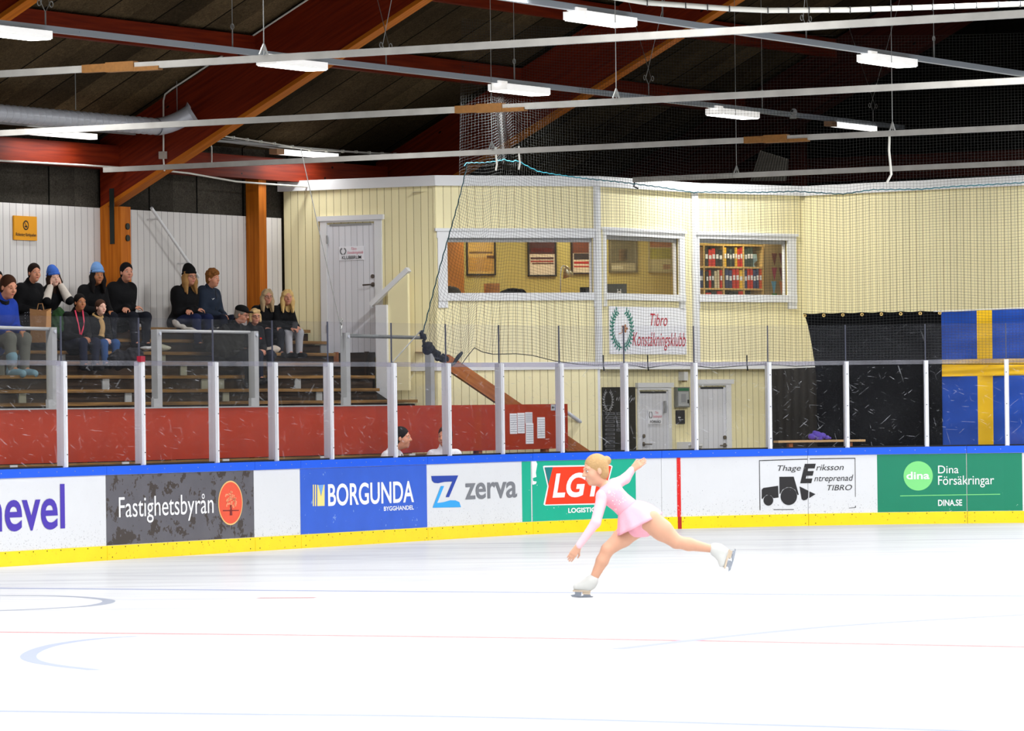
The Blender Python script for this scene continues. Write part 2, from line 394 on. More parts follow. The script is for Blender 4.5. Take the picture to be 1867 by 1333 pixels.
# ------------------------------------------------------------------ ice and floor
def ice_material():
    m = bpy.data.materials.new('rink_ice'); m.use_nodes = True; nt = m.node_tree; nt.nodes.clear()
    out = N(nt, 'ShaderNodeOutputMaterial'); df = N(nt, 'ShaderNodeBsdfDiffuse'); gl = N(nt, 'ShaderNodeBsdfGlossy'); gl.inputs['Roughness'].default_value = .22
    geo = N(nt, 'ShaderNodeNewGeometry')
    def layer(rot, sx, sy, scale, lo, hi, dist=1.0):
        mp = N(nt, 'ShaderNodeMapping'); mp.inputs['Rotation'].default_value = (0, 0, rot); mp.inputs['Scale'].default_value = (sx, sy, 1)
        nt.links.new(geo.outputs['Position'], mp.inputs[0])
        nz = N(nt, 'ShaderNodeTexNoise'); nz.inputs['Scale'].default_value = scale; nz.inputs['Detail'].default_value = 5; nz.inputs['Roughness'].default_value = .65; nz.inputs['Distortion'].default_value = dist
        nt.links.new(mp.outputs[0], nz.inputs['Vector'])
        k = math_(nt, 'DIVIDE', math_(nt, 'SUBTRACT', nz.outputs['Fac'], lo), hi - lo); k.node.use_clamp = True
        return k
    a = layer(.1, .35, 1.6, .55, .48, .8); b = layer(-.15, .25, 2.2, .9, .55, .85); c = layer(.25, .15, 3, 1.2, .58, .8, 2.5)
    f = math_(nt, 'ADD', math_(nt, 'MULTIPLY', a, .5), math_(nt, 'ADD', math_(nt, 'MULTIPLY', b, .5), math_(nt, 'MULTIPLY', c, .7))); f.node.use_clamp = True
    mx = N(nt, 'ShaderNodeMix', data_type='RGBA'); mx.inputs['A'].default_value = (.54, .547, .56, 1); mx.inputs['B'].default_value = (.235, .25, .285, 1)
    nt.links.new(f, mx.inputs['Factor']); nt.links.new(mx.outputs['Result'], df.inputs[0])
    ms = N(nt, 'ShaderNodeMixShader'); fr = N(nt, 'ShaderNodeFresnel'); fr.inputs['IOR'].default_value = 1.31; nt.links.new(math_(nt, 'MULTIPLY', fr.outputs[0], .3), ms.inputs[0])
    nt.links.new(df.outputs[0], ms.inputs[1]); nt.links.new(gl.outputs[0], ms.inputs[2]); nt.links.new(ms.outputs[0], out.inputs[0])
    return m
mb = MB(); mb.obox(A3(0, 40, -.1), (A3(1, 0, 0), A3(0, 1, 0), ZV), (60, 60, .05)); struct(mb.build('floor', mat('concrete', (70, 68, 66), .8, var=.2)))
mb = MB(); pts = [bpath(s, .1) for s in np.linspace(-30, 26, 120)]
pts += [SO(24, -31), SO(-30, -31)]
mb.face([p for p in pts[::-1]]); icef = struct(mb.build('floor_ice', ice_material()))
LN_ = [0]
def ice_line(name, pts, wd, rgb, label=None):
    """a painted marking under the ice: ribbon through ground points given in the photo"""
    LN_[0] += 1; P = [on_z(x, y, .0) for x, y in pts]; Q = []
    for i in range(len(P) - 1):
        for t in np.linspace(0, 1, 6, endpoint=False):
            p0, p1, p2, p3 = P[max(i - 1, 0)], P[i], P[i + 1], P[min(i + 2, len(P) - 1)]
            Q.append(.5 * (2 * p1 + (p2 - p0) * t + (2 * p0 - 5 * p1 + 4 * p2 - p3) * t * t + (3 * p1 - p0 - 3 * p2 + p3) * t ** 3))
    Q.append(P[-1]); mb = MB()
    for i in range(len(Q) - 1):
        d = Q[i + 1] - Q[i]; d[2] = 0; d /= np.linalg.norm(d); s = np.cross(ZV, d) * wd / 2
        u = ZV * (.0003 + .0001 * LN_[0])
        mb.face([Q[i] - s + u, Q[i + 1] - s + u, Q[i + 1] + s + u, Q[i] + s + u])
    mb.build('marking_line', mat('mark_%d_%d_%d' % rgb, rgb, .9, spec=0), icef)
ice_line('l', [(-60, 1072), (600, 1077.5), (1200, 1082), (1930, 1087.5)], .16, (128, 135, 162))
ice_line('l', [(-60, 1152), (933, 1163), (1930, 1181)], .13, (166, 114, 114))
ice_line('l', [(-60, 1296), (400, 1302), (933, 1309), (1930, 1338)], .12, (132, 138, 160))
ice_line('l', [(250, 1160), (165, 1166), (90, 1178), (52, 1195), (75, 1209), (175, 1222)], .12, (140, 145, 162))
ice_line('l', [(-20, 1086), (110, 1087), (195, 1094), (170, 1104), (60, 1111), (-20, 1114)], .12, (138, 142, 152))
ice_line('l', [(1120, 1184), (1350, 1158), (1560, 1139), (1900, 1119)], .16, (142, 145, 164))
ice_line('l', [(470, 1090.5), (575, 1090)], .16, (166, 126, 126))

# ------------------------------------------------------------------ dasher boards
def cbox(mb, s0, s1, o0, o1, z0, z1, n=None):
    """box following the boards' path"""
    n = n or max(1, int(math.ceil((s1 - s0) / .3)))
    for i in range(n):
        a, b = s0 + (s1 - s0) * i / n, s0 + (s1 - s0) * (i + 1) / n
        q = [[(bpath(s, o) + ZV * z) for o in (o0, o1) for z in (z0, z1)] for s in (a, b)]
        (f0, f1, r0, r1), (g0, g1, h0, h1) = q
        ua, ub = a, b
        mb.face([f0, g0, g1, f1], [(ua, z0), (ub, z0), (ub, z1), (ua, z1)])
        mb.face([r0, r1, h1, h0], [(ua, z0), (ua, z1), (ub, z1), (ub, z0)])
        mb.face([f1, g1, h1, r1], [(ua, 0), (ub, 0), (ub, .1), (ua, .1)]); mb.face([f0, r0, h0, g0])
        if i == 0: mb.face([f0, f1, r1, r0])
        if i == n - 1: mb.face([g0, h0, h1, g1])
    return mb
HB = 1.1
SEAMS = [-190, 193, 463, 547, 778, 970, 1206, 1473, 1763, 1990]
SS = [bs(x) for x in SEAMS]
BLAB = ['white dasher board module carrying the purple lettering', 'dasher board module behind the dark grey advert with a red oval',
        'short blank white dasher board module between the dark grey and blue adverts', 'dasher board module behind the blue advert with yellow stripes',
        'dasher board module behind the folded-ribbon logo and the start of the green advert', 'dasher board module behind the skater with the red logo advert',
        'white dasher board module with the red goal line stripe', 'dasher board module with the tractor drawing and the start of the dark green advert',
        'dasher board module at the end of the dark green advert below the flag']
SCREW = mat('screw', (170, 176, 190), .3, metal=.5)
for i in range(9):
    a, b = SS[i] + .003, SS[i + 1] - .003
    t = thing('dasher_board', bpath((a + b) / 2), BLAB[i], 'rink board', 'dasher board modules round the rink')
    cbox(MB(), a, b, 0, .09, .17, 1.0).build('panel', WHITEB, t)
    mb = cbox(MB(), a, b, -.012, .09, 0, .17); mb.mark(1); s = a + .1
    while s < b:
        for z in (.15, .035 if (s - a) < .2 or (b - s) < .2 else .15):
            c = bpath(s, -.014) + ZV * z; mb.obox(c, (bdir(s), bout(s), ZV), (.006, .003, .006))
        s += .27
    mb.build('kick_plate', [KICK, INK], t)
    mb = cbox(MB(), a, b, -.02, .12, 1.0, HB); mb.mark(1); s = a + .12
    while s < b:
        c = bpath(s, -.021) + ZV * 1.055; mb.obox(c, (bdir(s), bout(s), ZV), (.005, .003, .005)); s += .36
    mb.build('top_rail', [BLUE, SCREW], t)
    cbox(MB(), a, b, .03, .08, HB, HB + .02).build('gasket', BLACK, t)
s = bs(1237.5)
g = cbox(MB(), s - .03, s + .03, -.006, -.001, .17, 1.0).build('goal_line_stripe', worn_mat('line_red', (214, 20, 14), (235, 220, 218), .2, 40, low=.35)); tag(g, 'worn red goal line stripe painted up the white board', 'goal line')
cbox(MB(), s - .03, s + .03, -.018, -.0125, .0, .17).build('stripe_foot', mat('line_red_dark', (170, 24, 10), .5), g)

# ------------------------------------------------------------------ adverts on the boards
def ad_fn(off): return lambda s, z: bpath(s, -off) + ZV * z
def crop(ox, oy, sc): return lambda x, y: (ox + x / sc, oy + y / sc)
def ad_text(t, name, s, x0, x1, yt, yb, m, shear=0, bold=0, off=.006, xr=None):
    """letters from photo x0..x1, cap top yt and baseline yb read at x0 (or at xr)"""
    xr = x0 if xr is None else xr
    sr = bs(xr, .6); z1 = bz(sr, yt); z0 = bz(sr, yb); zm = (z0 + z1) / 2
    mb = MB(); text(mb, s, ad_fn(off), bs(x0, zm), bs(x1, zm), z0, z1, shear, bold); return mb.build(name, m, t)
def ad_poly(t, name, pts, m, off=.005):
    P = [bsz(x, y) for x, y in pts]; bm = bmesh.new(); bm.faces.new([bm.verts.new((s, z, 0)) for s, z in P])
    for c in np.arange(min(p[0] for p in P) + .12, max(p[0] for p in P), .12):
        bmesh.ops.bisect_plane(bm, geom=bm.verts[:] + bm.edges[:] + bm.faces[:], plane_co=(c, 0, 0), plane_no=(1, 0, 0))
    mb = MB()
    for q in bm.faces: mb.face([bpath(v.co.x, -off) + ZV * v.co.y for v in q.verts])
    bm.free(); return mb.build(name, m, t)
def ad_strip(t, name, x0, x1, m, z0=.175, z1=.995, off=.003):
    return cbox(MB(), bs(x0), bs(x1), -off, -.0005, z0, z1).build(name, m, t)
def ad_disc(t, name, cx, cy, h, m, off=.006, n=40, ring=None):
    s, z = bsz(cx, cy); R = h / 2 / abs(proj(bpath(s))[1] - proj(bpath(s) + ZV)[1])
    mb = MB(); c = bpath(s, -off) + ZV * z; u = bdir(s)
    bm = bmesh.new(); bm.faces.new([bm.verts.new((s + R * math.cos(6.2832 * k / n), z + R * math.sin(6.2832 * k / n), 0)) for k in range(n)])
    for k in np.arange(s - R + .06, s + R, .06): bmesh.ops.bisect_plane(bm, geom=bm.verts[:] + bm.edges[:] + bm.faces[:], plane_co=(k, 0, 0), plane_no=(1, 0, 0))
    for q_ in bm.faces: mb.face([bpath(v.co.x, -off) + ZV * v.co.y for v in q_.verts])
    bm.free(); return mb.build(name, m, t), c, u, R
def advert(x, label): return thing('advertising_banner', bpath(bs(x)), label, 'advert', 'advertising banners on the boards')
# purple lettering
t = advert(40, 'purple lowercase lettering stuck on the white board at the frame edge')
ad_text(t, 'lettering', 'nevel', -27, 117.5, 882.5, 962, mat('purple', (72, 52, 168), .4, var=.08, vscale=2), 0, .014, xr=113)
# dark banner
t = advert(330, 'dark grey stained banner with white lettering and a red oval tree emblem')
m_ = worn_mat('dark_banner', (94, 92, 98), (66, 58, 54), .34, 6, rough=.3, low=.42, var=.2)
ad_strip(t, 'sheet', 193.5, 462.5, m_)
ad_text(t, 'lettering', 'Fastighetsbyrån', 216, 388.5, 906.5, 943.5, mat('ad_white', (238, 238, 240), .5))
ad_disc(t, 'emblem', 419.5, 917, 81, mat('emblem_gold', (236, 190, 120), .5)); o_, c, u, R = ad_disc(t, 'emblem_face', 419.5, 917, 76, mat('emblem_red', (226, 84, 56), .5, var=.15, vscale=3), .008)
mb = MB(); rr = random.Random(4)
for k in range(70):
    a = rr.random() * 6.283; d = rr.random() ** .5
    p = c - bout(bs(419)) * .003 + u * R * .55 * d * math.cos(a) + ZV * (R * (.12 + .42 * d * math.sin(a)))
    mb.disc(p, u * R * .06, ZV * R * .05, 6)
mb.build('tree_crown', mat('emblem_line', (240, 150, 110), .6), t)
mb = MB(); q = lambda x, z: c - bout(bs(419)) * .004 + u * R * x + ZV * R * z
mb.face([q(-.1, -.6), q(.12, -.6), q(.06, -.1), q(-.05, -.1)]); mb.face([q(-.7, -.33), q(.7, -.36), q(.7, -.4), q(-.7, -.38)]); mb.build('tree_trunk', mat('emblem_dark', (120, 36, 34), .6), t)
# blue banner
t = advert(660, 'blue builder banner with yellow stripes and white capitals')
ad_strip(t, 'sheet', 547.5, 778, worn_mat('blue_banner', (46, 92, 200), (120, 150, 214), .12, 9, rough=.35, var=.12))
q = crop(460, 800, 3.734)
ylw = mat('ad_yellow', (240, 218, 130), .5)
for a in ([(410, 313), (417, 313), (417, 459), (410, 459)], [(424, 313), (432, 313), (432, 459), (424, 459)],
          [(440, 314), (446, 314), (466, 392), (484, 313), (490, 313), (490, 457), (440, 459)]):
    ad_poly(t, 'stripe', [q(*p) for p in a], ylw)
ad_poly(t, 'notch', [q(*p) for p in [(447, 316), (484, 313), (466, 388)]], mat('ad_lightblue', (110, 160, 225), .5))
ad_text(t, 'lettering', 'BORGUNDA', *q(513, 0)[:1], *q(1097, 0)[:1], q(0, 308)[1], q(0, 455)[1], MATS['ad_white'], 0, .018)
ad_text(t, 'small_lettering', 'BYGGHANDEL', q(893, 0)[0], q(1097, 0)[0], q(0, 462)[1], q(0, 491)[1], MATS['ad_white'], 0, .02)
# ribbon logo
t = advert(860, 'two-tone blue folded ribbon logo with grey lettering on white board')
ad_poly(t, 'logo_top', [q(*p) for p in [(1217, 254), (1400, 250), (1338, 398), (1315, 398), (1360, 291), (1306, 294), (1262, 303), (1236, 300), (1222, 285)]], mat('ad_navy', (28, 62, 160), .5))
ad_poly(t, 'logo_base', [q(*p) for p in [(1282, 322), (1304, 322), (1257, 438), (1300, 432), (1345, 419), (1382, 420), (1408, 432), (1419, 466), (1226, 470)]], mat('ad_sky', (46, 160, 228), .5))
ad_text(t, 'lettering', 'zerva', q(1447, 0)[0], q(1800, 0)[0], q(0, 303)[1], q(0, 411)[1], mat('ad_grey', (118, 120, 126), .5), 0, .016)
# green banner with red logo
t = advert(1055, 'worn green banner with white letters on a red logo behind the skater')
grn = worn_mat('green_banner', (0, 168, 136), (226, 232, 230), .06, 14, rough=.4, low=.3)
ad_strip(t, 'sheet', 951.5, 968, grn); ad_strip(t, 'sheet', 970.5, 1159, grn)
q = crop(920, 800, 4.667); wht = MATS['ad_white']
ad_poly(t, 'worn_edge', [q(*p) for p in [(226, 190), (262, 185), (275, 215), (262, 290), (268, 325), (236, 335), (240, 360), (270, 365), (262, 385), (238, 392), (232, 388)]], wht, .007)
ad_poly(t, 'logo_border', [q(*p) for p in [(324, 236), (334, 230), (900, 222), (917, 235), (838, 552), (828, 560), (342, 569), (328, 560), (362, 405)]], wht)
ad_poly(t, 'logo_ground', [q(*p) for p in [(336, 244), (896, 232), (905, 240), (828, 548), (342, 560), (372, 405)]], worn_mat('logo_red', (244, 54, 8), (240, 200, 180), .06, 20), .008)
ad_poly(t, 'logo_corner', [q(*p) for p in [(336, 244), (406, 242), (369, 388)]], mat('ad_teal', (14, 116, 118), .5), .011)
ad_text(t, 'lettering', 'LGT', q(400, 0)[0], q(850, 0)[0], q(0, 295)[1], q(0, 494)[1], wht, .22, .03, .014)
ad_text(t, 'small_lettering', 'LOGISTICS', q(538, 0)[0], q(800, 0)[0], q(0, 590)[1], q(0, 630)[1], wht, 0, .03, .008)
# tractor advert
t = advert(1470, 'black tractor drawing with italic lettering in a thin frame on white board')
q = crop(1340, 800, 3.5427); blk = worn_mat('ad_black', (34, 32, 34), (200, 200, 200), .06, 22)
for a in ([(155, 139), (467, 129), (467, 134), (155, 144)], [(482, 128), (776, 124), (776, 129), (482, 133)], [(155, 139), (159, 139), (164, 462), (159, 462)],
          [(773, 124), (777, 124), (779, 376), (776, 376)], [(248, 456), (380, 455), (380, 459), (248, 460)], [(735, 449), (780, 446), (781, 433), (776, 433), (775, 443), (735, 446)]):
    ad_poly(t, 'frame_line', [q(*p) for p in a], blk)
ad_text(t, 'lettering', 'Thage', q(275, 0)[0], q(425, 0)[0], q(0, 173)[1], q(0, 208)[1], blk, .25)
ad_text(t, 'initial', 'E', q(420, 0)[0], q(522, 0)[0], q(0, 163)[1], q(0, 280)[1], blk, .28, .05)
ad_text(t, 'lettering', 'riksson', q(524, 0)[0], q(702, 0)[0], q(0, 166)[1], q(0, 205)[1], blk, .25)
ad_text(t, 'lettering', 'ntreprenad', q(512, 0)[0], q(764, 0)[0], q(0, 236)[1], q(0, 275)[1], blk, .25)
ad_text(t, 'lettering', 'TIBRO', q(596, 0)[0], q(756, 0)[0], q(0, 299)[1], q(0, 334)[1], blk, .25)
ad_poly(t, 'hood', [q(*p) for p in [(172, 330), (182, 318), (278, 304), (281, 380), (248, 384), (232, 366), (205, 362), (186, 378), (178, 389), (172, 388)]], blk)
ad_poly(t, 'cab', [q(*p) for p in [(286, 246), (379, 245), (412, 362), (404, 364), (388, 330), (362, 314), (334, 314), (306, 330), (292, 356), (287, 356)]], blk)
ad_disc(t, 'rear_wheel', *q(347, 372), 113 / 3.5427, blk); ad_disc(t, 'front_wheel', *q(215, 398), 68 / 3.5427, blk)
ad_poly(t, 'bucket', [q(*p) for p in [(416, 308), (474, 336), (472, 380), (462, 394), (442, 399), (430, 390)]], blk); ad_poly(t, 'bucket_tip', [q(*p) for p in [(480, 340), (520, 358), (479, 384)]], blk)
# dark green banner
t = advert(1730, 'dark green insurance banner with a light green disc and white lettering')
dg = worn_mat('darkgreen_banner', (0, 124, 92), (226, 232, 228), .03, 13, rough=.4, low=.36)
ad_strip(t, 'sheet', 1599.5, 1762, dg); ad_strip(t, 'sheet', 1763.5, 1864, dg)
ad_disc(t, 'disc', *q(1183, 240), 190 / 3.5427, mat('ad_lime', (124, 214, 128), .5))
ad_text(t, 'disc_lettering', 'dina', q(1107, 0)[0], q(1256, 0)[0], q(0, 214)[1], q(0, 261)[1], wht, 0, .02, .009)
ad_text(t, 'lettering', 'Dina', q(1312, 0)[0], q(1444, 0)[0], q(0, 174)[1], q(0, 224)[1], wht, 0, 0)
ad_text(t, 'lettering', 'Försäkringar', q(1312, 0)[0], q(1674, 0)[0], q(0, 240)[1], q(0, 298)[1], wht, 0, 0)
ad_poly(t, 'underline', [q(*p) for p in [(1067, 367), (1390, 361), (1713, 356), (1713, 361), (1390, 366), (1067, 372)]], MATS['ad_lime'])
ad_text(t, 'web_lettering', 'DINA.SE', q(1312, 0)[0], q(1467, 0)[0], q(0, 394)[1], q(0, 433)[1], wht, 0, .02)

# ------------------------------------------------------------------ glass round the rink
POSTS = [-40, 114, 256, 390.5, 499, 600, 716, 815, 912, 1021.5, 1139.5, 1267, 1402, 1543.5, 1689, 1836, 1985]
ZP = 2.33; ZT = 2.85
PSS = [bs(x, 1.6, .05) for x in POSTS]
for i, s in enumerate(PSS[1:-1]):
    w = 'counting from the purple lettering'
    t = thing('glass_post', bpath(s, .055) + ZV * HB, '%s aluminium glass post on the blue rail %s' % (ORD[i], w), 'glass post', 'aluminium posts of the rink glass')
    ax = (bdir(s), bout(s), ZV)
    MB().obox(bpath(s, .06) + ZV * (HB + ZP) / 2, ax, (.031, .05, (ZP - HB) / 2)).build('profile', ALU, t)
    mb = MB().obox(bpath(s, .0) + ZV * (HB + ZP) / 2, ax, (.017, .012, (ZP - HB) / 2 - .005)); mb.mark(1)
    for z in (1.25, 1.7, 2.15): mb.obox(bpath(s, -.014) + ZV * z, ax, (.006, .003, .006))
    mb.build('cover_strip', [mat('white_alu', (226, 226, 230), .35, metal=.1), INK], t)
for i in range(len(PSS) - 1):
    a, b = PSS[i] + .034, PSS[i + 1] - .034
    k = ORD[i] + ' %s pane of rink glass counting from the purple lettering'
    g = cbox(MB(), a, b, .05, .062, HB + .02, ZP, n=max(1, int((b - a) / .4))).build('rink_glass', GLASS)
    tag(g, k % 'lower' + ', scuffed by pucks', 'glass pane', 'lower rink glass panes')
    t = thing('upper_rink_glass', bpath((a + b) / 2, .055) + ZV * ZP, k % 'upper', 'glass pane', 'upper rink glass panes')
    cbox(MB(), a - .03, b + .03, .05, .062, ZP, ZT, n=max(1, int((b - a) / .4))).build('pane', GLASSB, t)
    cbox(MB(), a - .03, b + .03, .04, .049, ZP - .05, ZP + .01, n=max(1, int((b - a) / .4))).build('joint_strip', glass_mat('joint_plastic', (.8, .78, .84), 0, .05, .09) if 'joint_plastic' not in MATS else MATS['joint_plastic'], t)
    mb = MB(); mb.obox(bpath(b + .03, .056) + ZV * (ZP + ZT) / 2, (bdir(b), bout(b), ZV), (.007, .008, (ZT - ZP) / 2)); mb.build('seam', EDGE, t)
# red tape on the second post
s = PSS[2]; o = MB().obox(bpath(s, .03) + ZV * (ZP + .03), (bdir(s), bout(s), ZV), (.045, .03, .035)).build('tape_wrap', mat('tape_red', (150, 20, 44), .5)); tag(o, 'small red tag taped on top of a glass post by the dark-haired child', 'tape')

# ------------------------------------------------------------------ roof, frames, stand wall
KZ, Z0R = -.504, 7.123
def zlow(o): return Z0R + KZ * o
def zroof(o): return Z0R + 1.06 + KZ * o
mb = MB(); v = [SO(-16, 5.7, zroof(5.7)), SO(27, 5.7, zroof(5.7)), SO(27, -15, zroof(-15)), SO(-16, -15, zroof(-15))]
L_ = 20.7 * 1.12
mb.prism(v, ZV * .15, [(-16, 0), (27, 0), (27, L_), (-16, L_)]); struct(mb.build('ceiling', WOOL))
FR = [-5.4, 2.12, 9.62, 16.9, 24.3]
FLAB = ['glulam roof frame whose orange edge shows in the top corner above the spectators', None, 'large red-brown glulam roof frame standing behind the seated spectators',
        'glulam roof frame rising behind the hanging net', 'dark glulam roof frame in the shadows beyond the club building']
FLAB[1] = FLAB[0]
for i, s in enumerate(FR):
    if i == 0: continue
    t = thing('roof_frame', SO(s, 5.05, 0), FLAB[i], 'roof frame', 'glulam roof frames')
    pl = [(5.2, 4.5), (-11, zlow(-11)), (-11, zlow(-11) + 1.05), (5.2, 5.47)]
    MB().prism([SO(s - .11, a, z) for a, z in pl], E_ * .22, [(a, z + KZ * -a) for a, z in pl]).build('rafter', GLU if i < 4 else SHADERED, t)
    if i < 4: MB().prism([SO(s - .112, a, z) for a, z in [(5.2, 4.49), (-11, zlow(-11) - .01), (-11, zlow(-11) + .05), (5.2, 4.55)]], E_ * .224, [(a, z + KZ * -a) for a, z in pl]).build('bottom_strip', POSTW, t)  # paler orange strip along the rafter's lower edge
    mb = MB(); mb.obox(SO(s, 5.03, 2.35), (N_, E_, ZV), (.17, .12, 2.2), 2); mb.build('post', POSTW, t)
    mb = MB(); mb.obox(SO(s - .125, 5.0, 4.42), (N_, E_, ZV), (.035, .008, .38)); mb.build('steel_strap', mat('dark_steel', (40, 46, 42), .5, metal=.4), t)
    mb = MB()
    for z in (4.28, 4.12): mb.tube([SO(s + .03, 4.86, z), SO(s + .03, 4.84, z)], .045, 12)
    mb.build('bolt', MATS['dark_steel'], t)
def on_roof(x, y, dz=0):
    n = np.cross(E_, N_ + ZV * KZ); n /= np.linalg.norm(n); return on_plane(x, y, SO(0, 0, zroof(0) + dz), n)
PUR = [on_roof(90, 58, -.3), on_roof(740, 132, -.3), on_roof(870, 6, -.3)]
PO = sorted([so(p)[1] for p in PUR])
PURL = ['purlin under the roof crossing behind the first light rail', 'lower purlin', 'upper purlin near the ridge']
oset = sorted({round(so(PUR[0])[1], 2), round(so(PUR[2])[1], 2)}, reverse=True)
for k, o_ in enumerate(oset):
    mb = MB(); mb.obox(SO(5, o_, zroof(o_) - .2), (E_, N_, ZV), (20, .06, .15), 0)
    tag(mb.build('purlin', GLU), ['red-brown purlin under the dark roof above the duct', 'red-brown purlin high under the dark roof at the frame top'][k % 2], 'purlin', 'purlins under the roof')
mb = MB(); mb.obox(SO(1, 5.0, 5.22), (E_, N_, ZV), (15.6, .12, .16), 0); tag(mb.build('wall_plate_beam', GLU), 'horizontal red-brown beam along the top of the stand wall', 'beam')
# stand wall
def wall(name, p0, p1, z0, z1, m, openings=(), thick=.08, u0=0.0):
    """wall from p0 to p1 (seen left to right), normal towards the rink; openings = (u0, u1, z0, z1)"""
    p0 = A3(p0[0], p0[1], 0); p1 = A3(p1[0], p1[1], 0); L = np.linalg.norm(p1 - p0); d = (p1 - p0) / L; n = A3(d[1], -d[0], 0)
    us = sorted({0, L, *[v for o in openings for v in o[:2]]}); zs = sorted({z0, z1, *[v for o in openings for v in o[2:]]})
    P = lambda u, z, t=0: p0 + d * u + ZV * z - n * t
    mb = MB()
    for a, b in zip(us, us[1:]):
        for c, e in zip(zs, zs[1:]):
            um, zm = (a + b) / 2, (c + e) / 2
            if any(o[0] < um < o[1] and o[2] < zm < o[3] for o in openings): continue
            uv = [(a + u0, c), (b + u0, c), (b + u0, e), (a + u0, e)]
            mb.face([P(a, c), P(b, c), P(b, e), P(a, e)], uv); mb.face([P(a, e, thick), P(b, e, thick), P(b, c, thick), P(a, c, thick)], uv[::-1])
    for a, b, c, e in openings:
        for q in ([(a, c), (b, c)], [(b, c), (b, e)], [(b, e), (a, e)], [(a, e), (a, c)]):
            mb.face([P(*q[0]), P(*q[1]), P(*q[1], thick), P(*q[0], thick)][::-1])
    for q in ([(0, z0), (L, z0)], [(L, z0), (L, z1)], [(L, z1), (0, z1)], [(0, z1), (0, z0)]):
        mb.face([P(*q[0]), P(*q[0], thick), P(*q[1], thick), P(*q[1])])
    return mb.build(name, m)
ZW = 4.54
sE = so(on_o(514, 500, 5.2))[0]
struct(wall('wall_stand', SO(-4, 5.2), SO(sE, 5.2), .5, ZW, WPL))
struct(wall('wall_stand_upper', SO(-6, 5.27), SO(16, 5.27), .0, 5.75, WOOLW)); struct(wall('wall_far_side', SO(16, 5.27), SO(30, 5.27), .0, 5.75, WOOLSH))
struct(wall('wall_gable', SO(27, 5.6), SO(27, -16), 0, 16.2, WOOLSH))
mb = MB(); mb.obox(SO(26.8, -3, 5.65), (N_, E_, ZV), (9, .1, .2), 0); tag(mb.build('gable_beam', SHADERED), 'dark red horizontal beam on the far end wall behind the light rail', 'beam')
# ------------------------------------------------------------------ post, cables and sign on the stand wall
sp_ = so(on_o(463, 400, 5.12))[0]
t = thing('timber_post', SO(sp_, 5.08, .5), 'orange timber post standing behind the woman with long grey-blonde hair', 'post')
MB().obox(SO(sp_, 5.08, 2.75), (N_, E_, ZV), (.11, .1, 2.4), 2).build('shaft', POSTW, t)
MB().obox(SO(sp_ - .005, 4.985, 5.0), (N_, E_, ZV), (.006, .05, .16)).build('steel_plate', MATS['dark_steel'], t)
def cable(name, pts, r, m, label, o_=None, cat='cable', clip=False):
    P = [on_o(x, y, o_) if o_ is not None and not callable(o_) else o_(x, y) for x, y in pts]
    mb = MB(); mb.tube(P, r, 6); ob = mb.build(name, m, smooth=True); tag(ob, label, cat)
    if clip:
        m2 = MB()
        for i in range(len(P) - 1):
            n = max(1, int(np.linalg.norm(P[i + 1] - P[i]) / .35))
            for k in range(n): c = P[i] + (P[i + 1] - P[i]) * k / n; m2.obox(c, (E_, N_, ZV), (.015, .02, .02))
        m2.build('clip', CABLE, ob)
    return ob
fA = lambda x, y: on_s(x, y, FR[2] - .14)
t = thing('cable_conduit', fA(297, 283), 'pale cable running down the side of the big red-brown rafter to a junction box', 'cable')
MB().tube([fA(*p) for p in ((575, -10), (420, 92), (312, 163), (301, 172), (298, 184), (298, 276))], .012, 6).build('cable_run', CABLE, t)
MB().obox(fA(297, 283), (N_, E_, ZV), (.05, .03, .05)).build('junction_box', mat('grey_box', (170, 160, 148), .6), t)
MB().tube([fA(*p) for p in ((298, 289), (300, 312))], .012, 6).build('cable_tail', CABLE, t)
cable('wall_cable', [(-20, 292), (150, 301), (300, 311), (345, 316), (430, 331), (480, 335), (618, 345)], .014, CABLE, 'thin white cable strung low from the frame edge to the yellow wall', 4.75, clip=False)
cable('wall_cable', [(310, 243), (360, 244), (400, 247), (500, 262), (565, 273), (625, 276), (720, 281), (800, 282)], .012, CABLE, 'clipped white cable sagging past the far slim lamp above the beam', 4.55, clip=True)
t = thing('cable_tray', on_o(500, 270, 4.9), 'double conduit fixed along the wall beam beyond the big rafter', 'cable')
for d in (0, 6): MB().tube([on_o(388, 250 + d, 4.85), on_o(620, 281 + d * .7, 4.85)], .012, 6).build('conduit', GREYP, t)
MB().tube([on_o(x, y, 4.84) for x, y in ((381, 259), (386, 268), (386, 298), (376, 299))], .012, 6).build('drop_pipe', CABLE, t)
# no-smoking sign
sg = so(on_o(49, 416, 5.15))[0]; a0 = so(on_o(28, 416, 5.15))[0]; a1 = so(on_o(69.5, 416, 5.15))[0]; z1 = so(on_o(49, 394, 5.15))[2]; z0 = so(on_o(49, 438, 5.15))[2]
t = thing('no_smoking_sign', SO(sg, 5.17, z0), 'square yellow no-smoking sign on the white board wall above the spectators', 'sign')
MB().obox(SO((a0 + a1) / 2, 5.18, (z0 + z1) / 2), (E_, N_, ZV), ((a1 - a0) / 2, .012, (z1 - z0) / 2)).build('plate', mat('sign_yellow', (226, 152, 6), .5), t)
mb = MB(); sf = lambda s, z: SO(s, 5.163, z); c = sf(sg, z0 + (z1 - z0) * .62); hh = (z1 - z0)
mb.ring(c, E_ * hh * .2, ZV * hh * .2, .76); u = lambda x, z: c + E_ * hh * x + ZV * hh * z
mb.face([u(-.12, .13), u(-.1, .15), u(.13, -.13), u(.11, -.15)]); mb.face([u(-.1, -.07), u(.1, -.07), u(.1, -.03), u(-.1, -.03)]); mb.face([u(-.04, -.1), u(.0, -.1), u(.05, .02), u(.01, .02)])
mb.build('pictogram', INK, t)
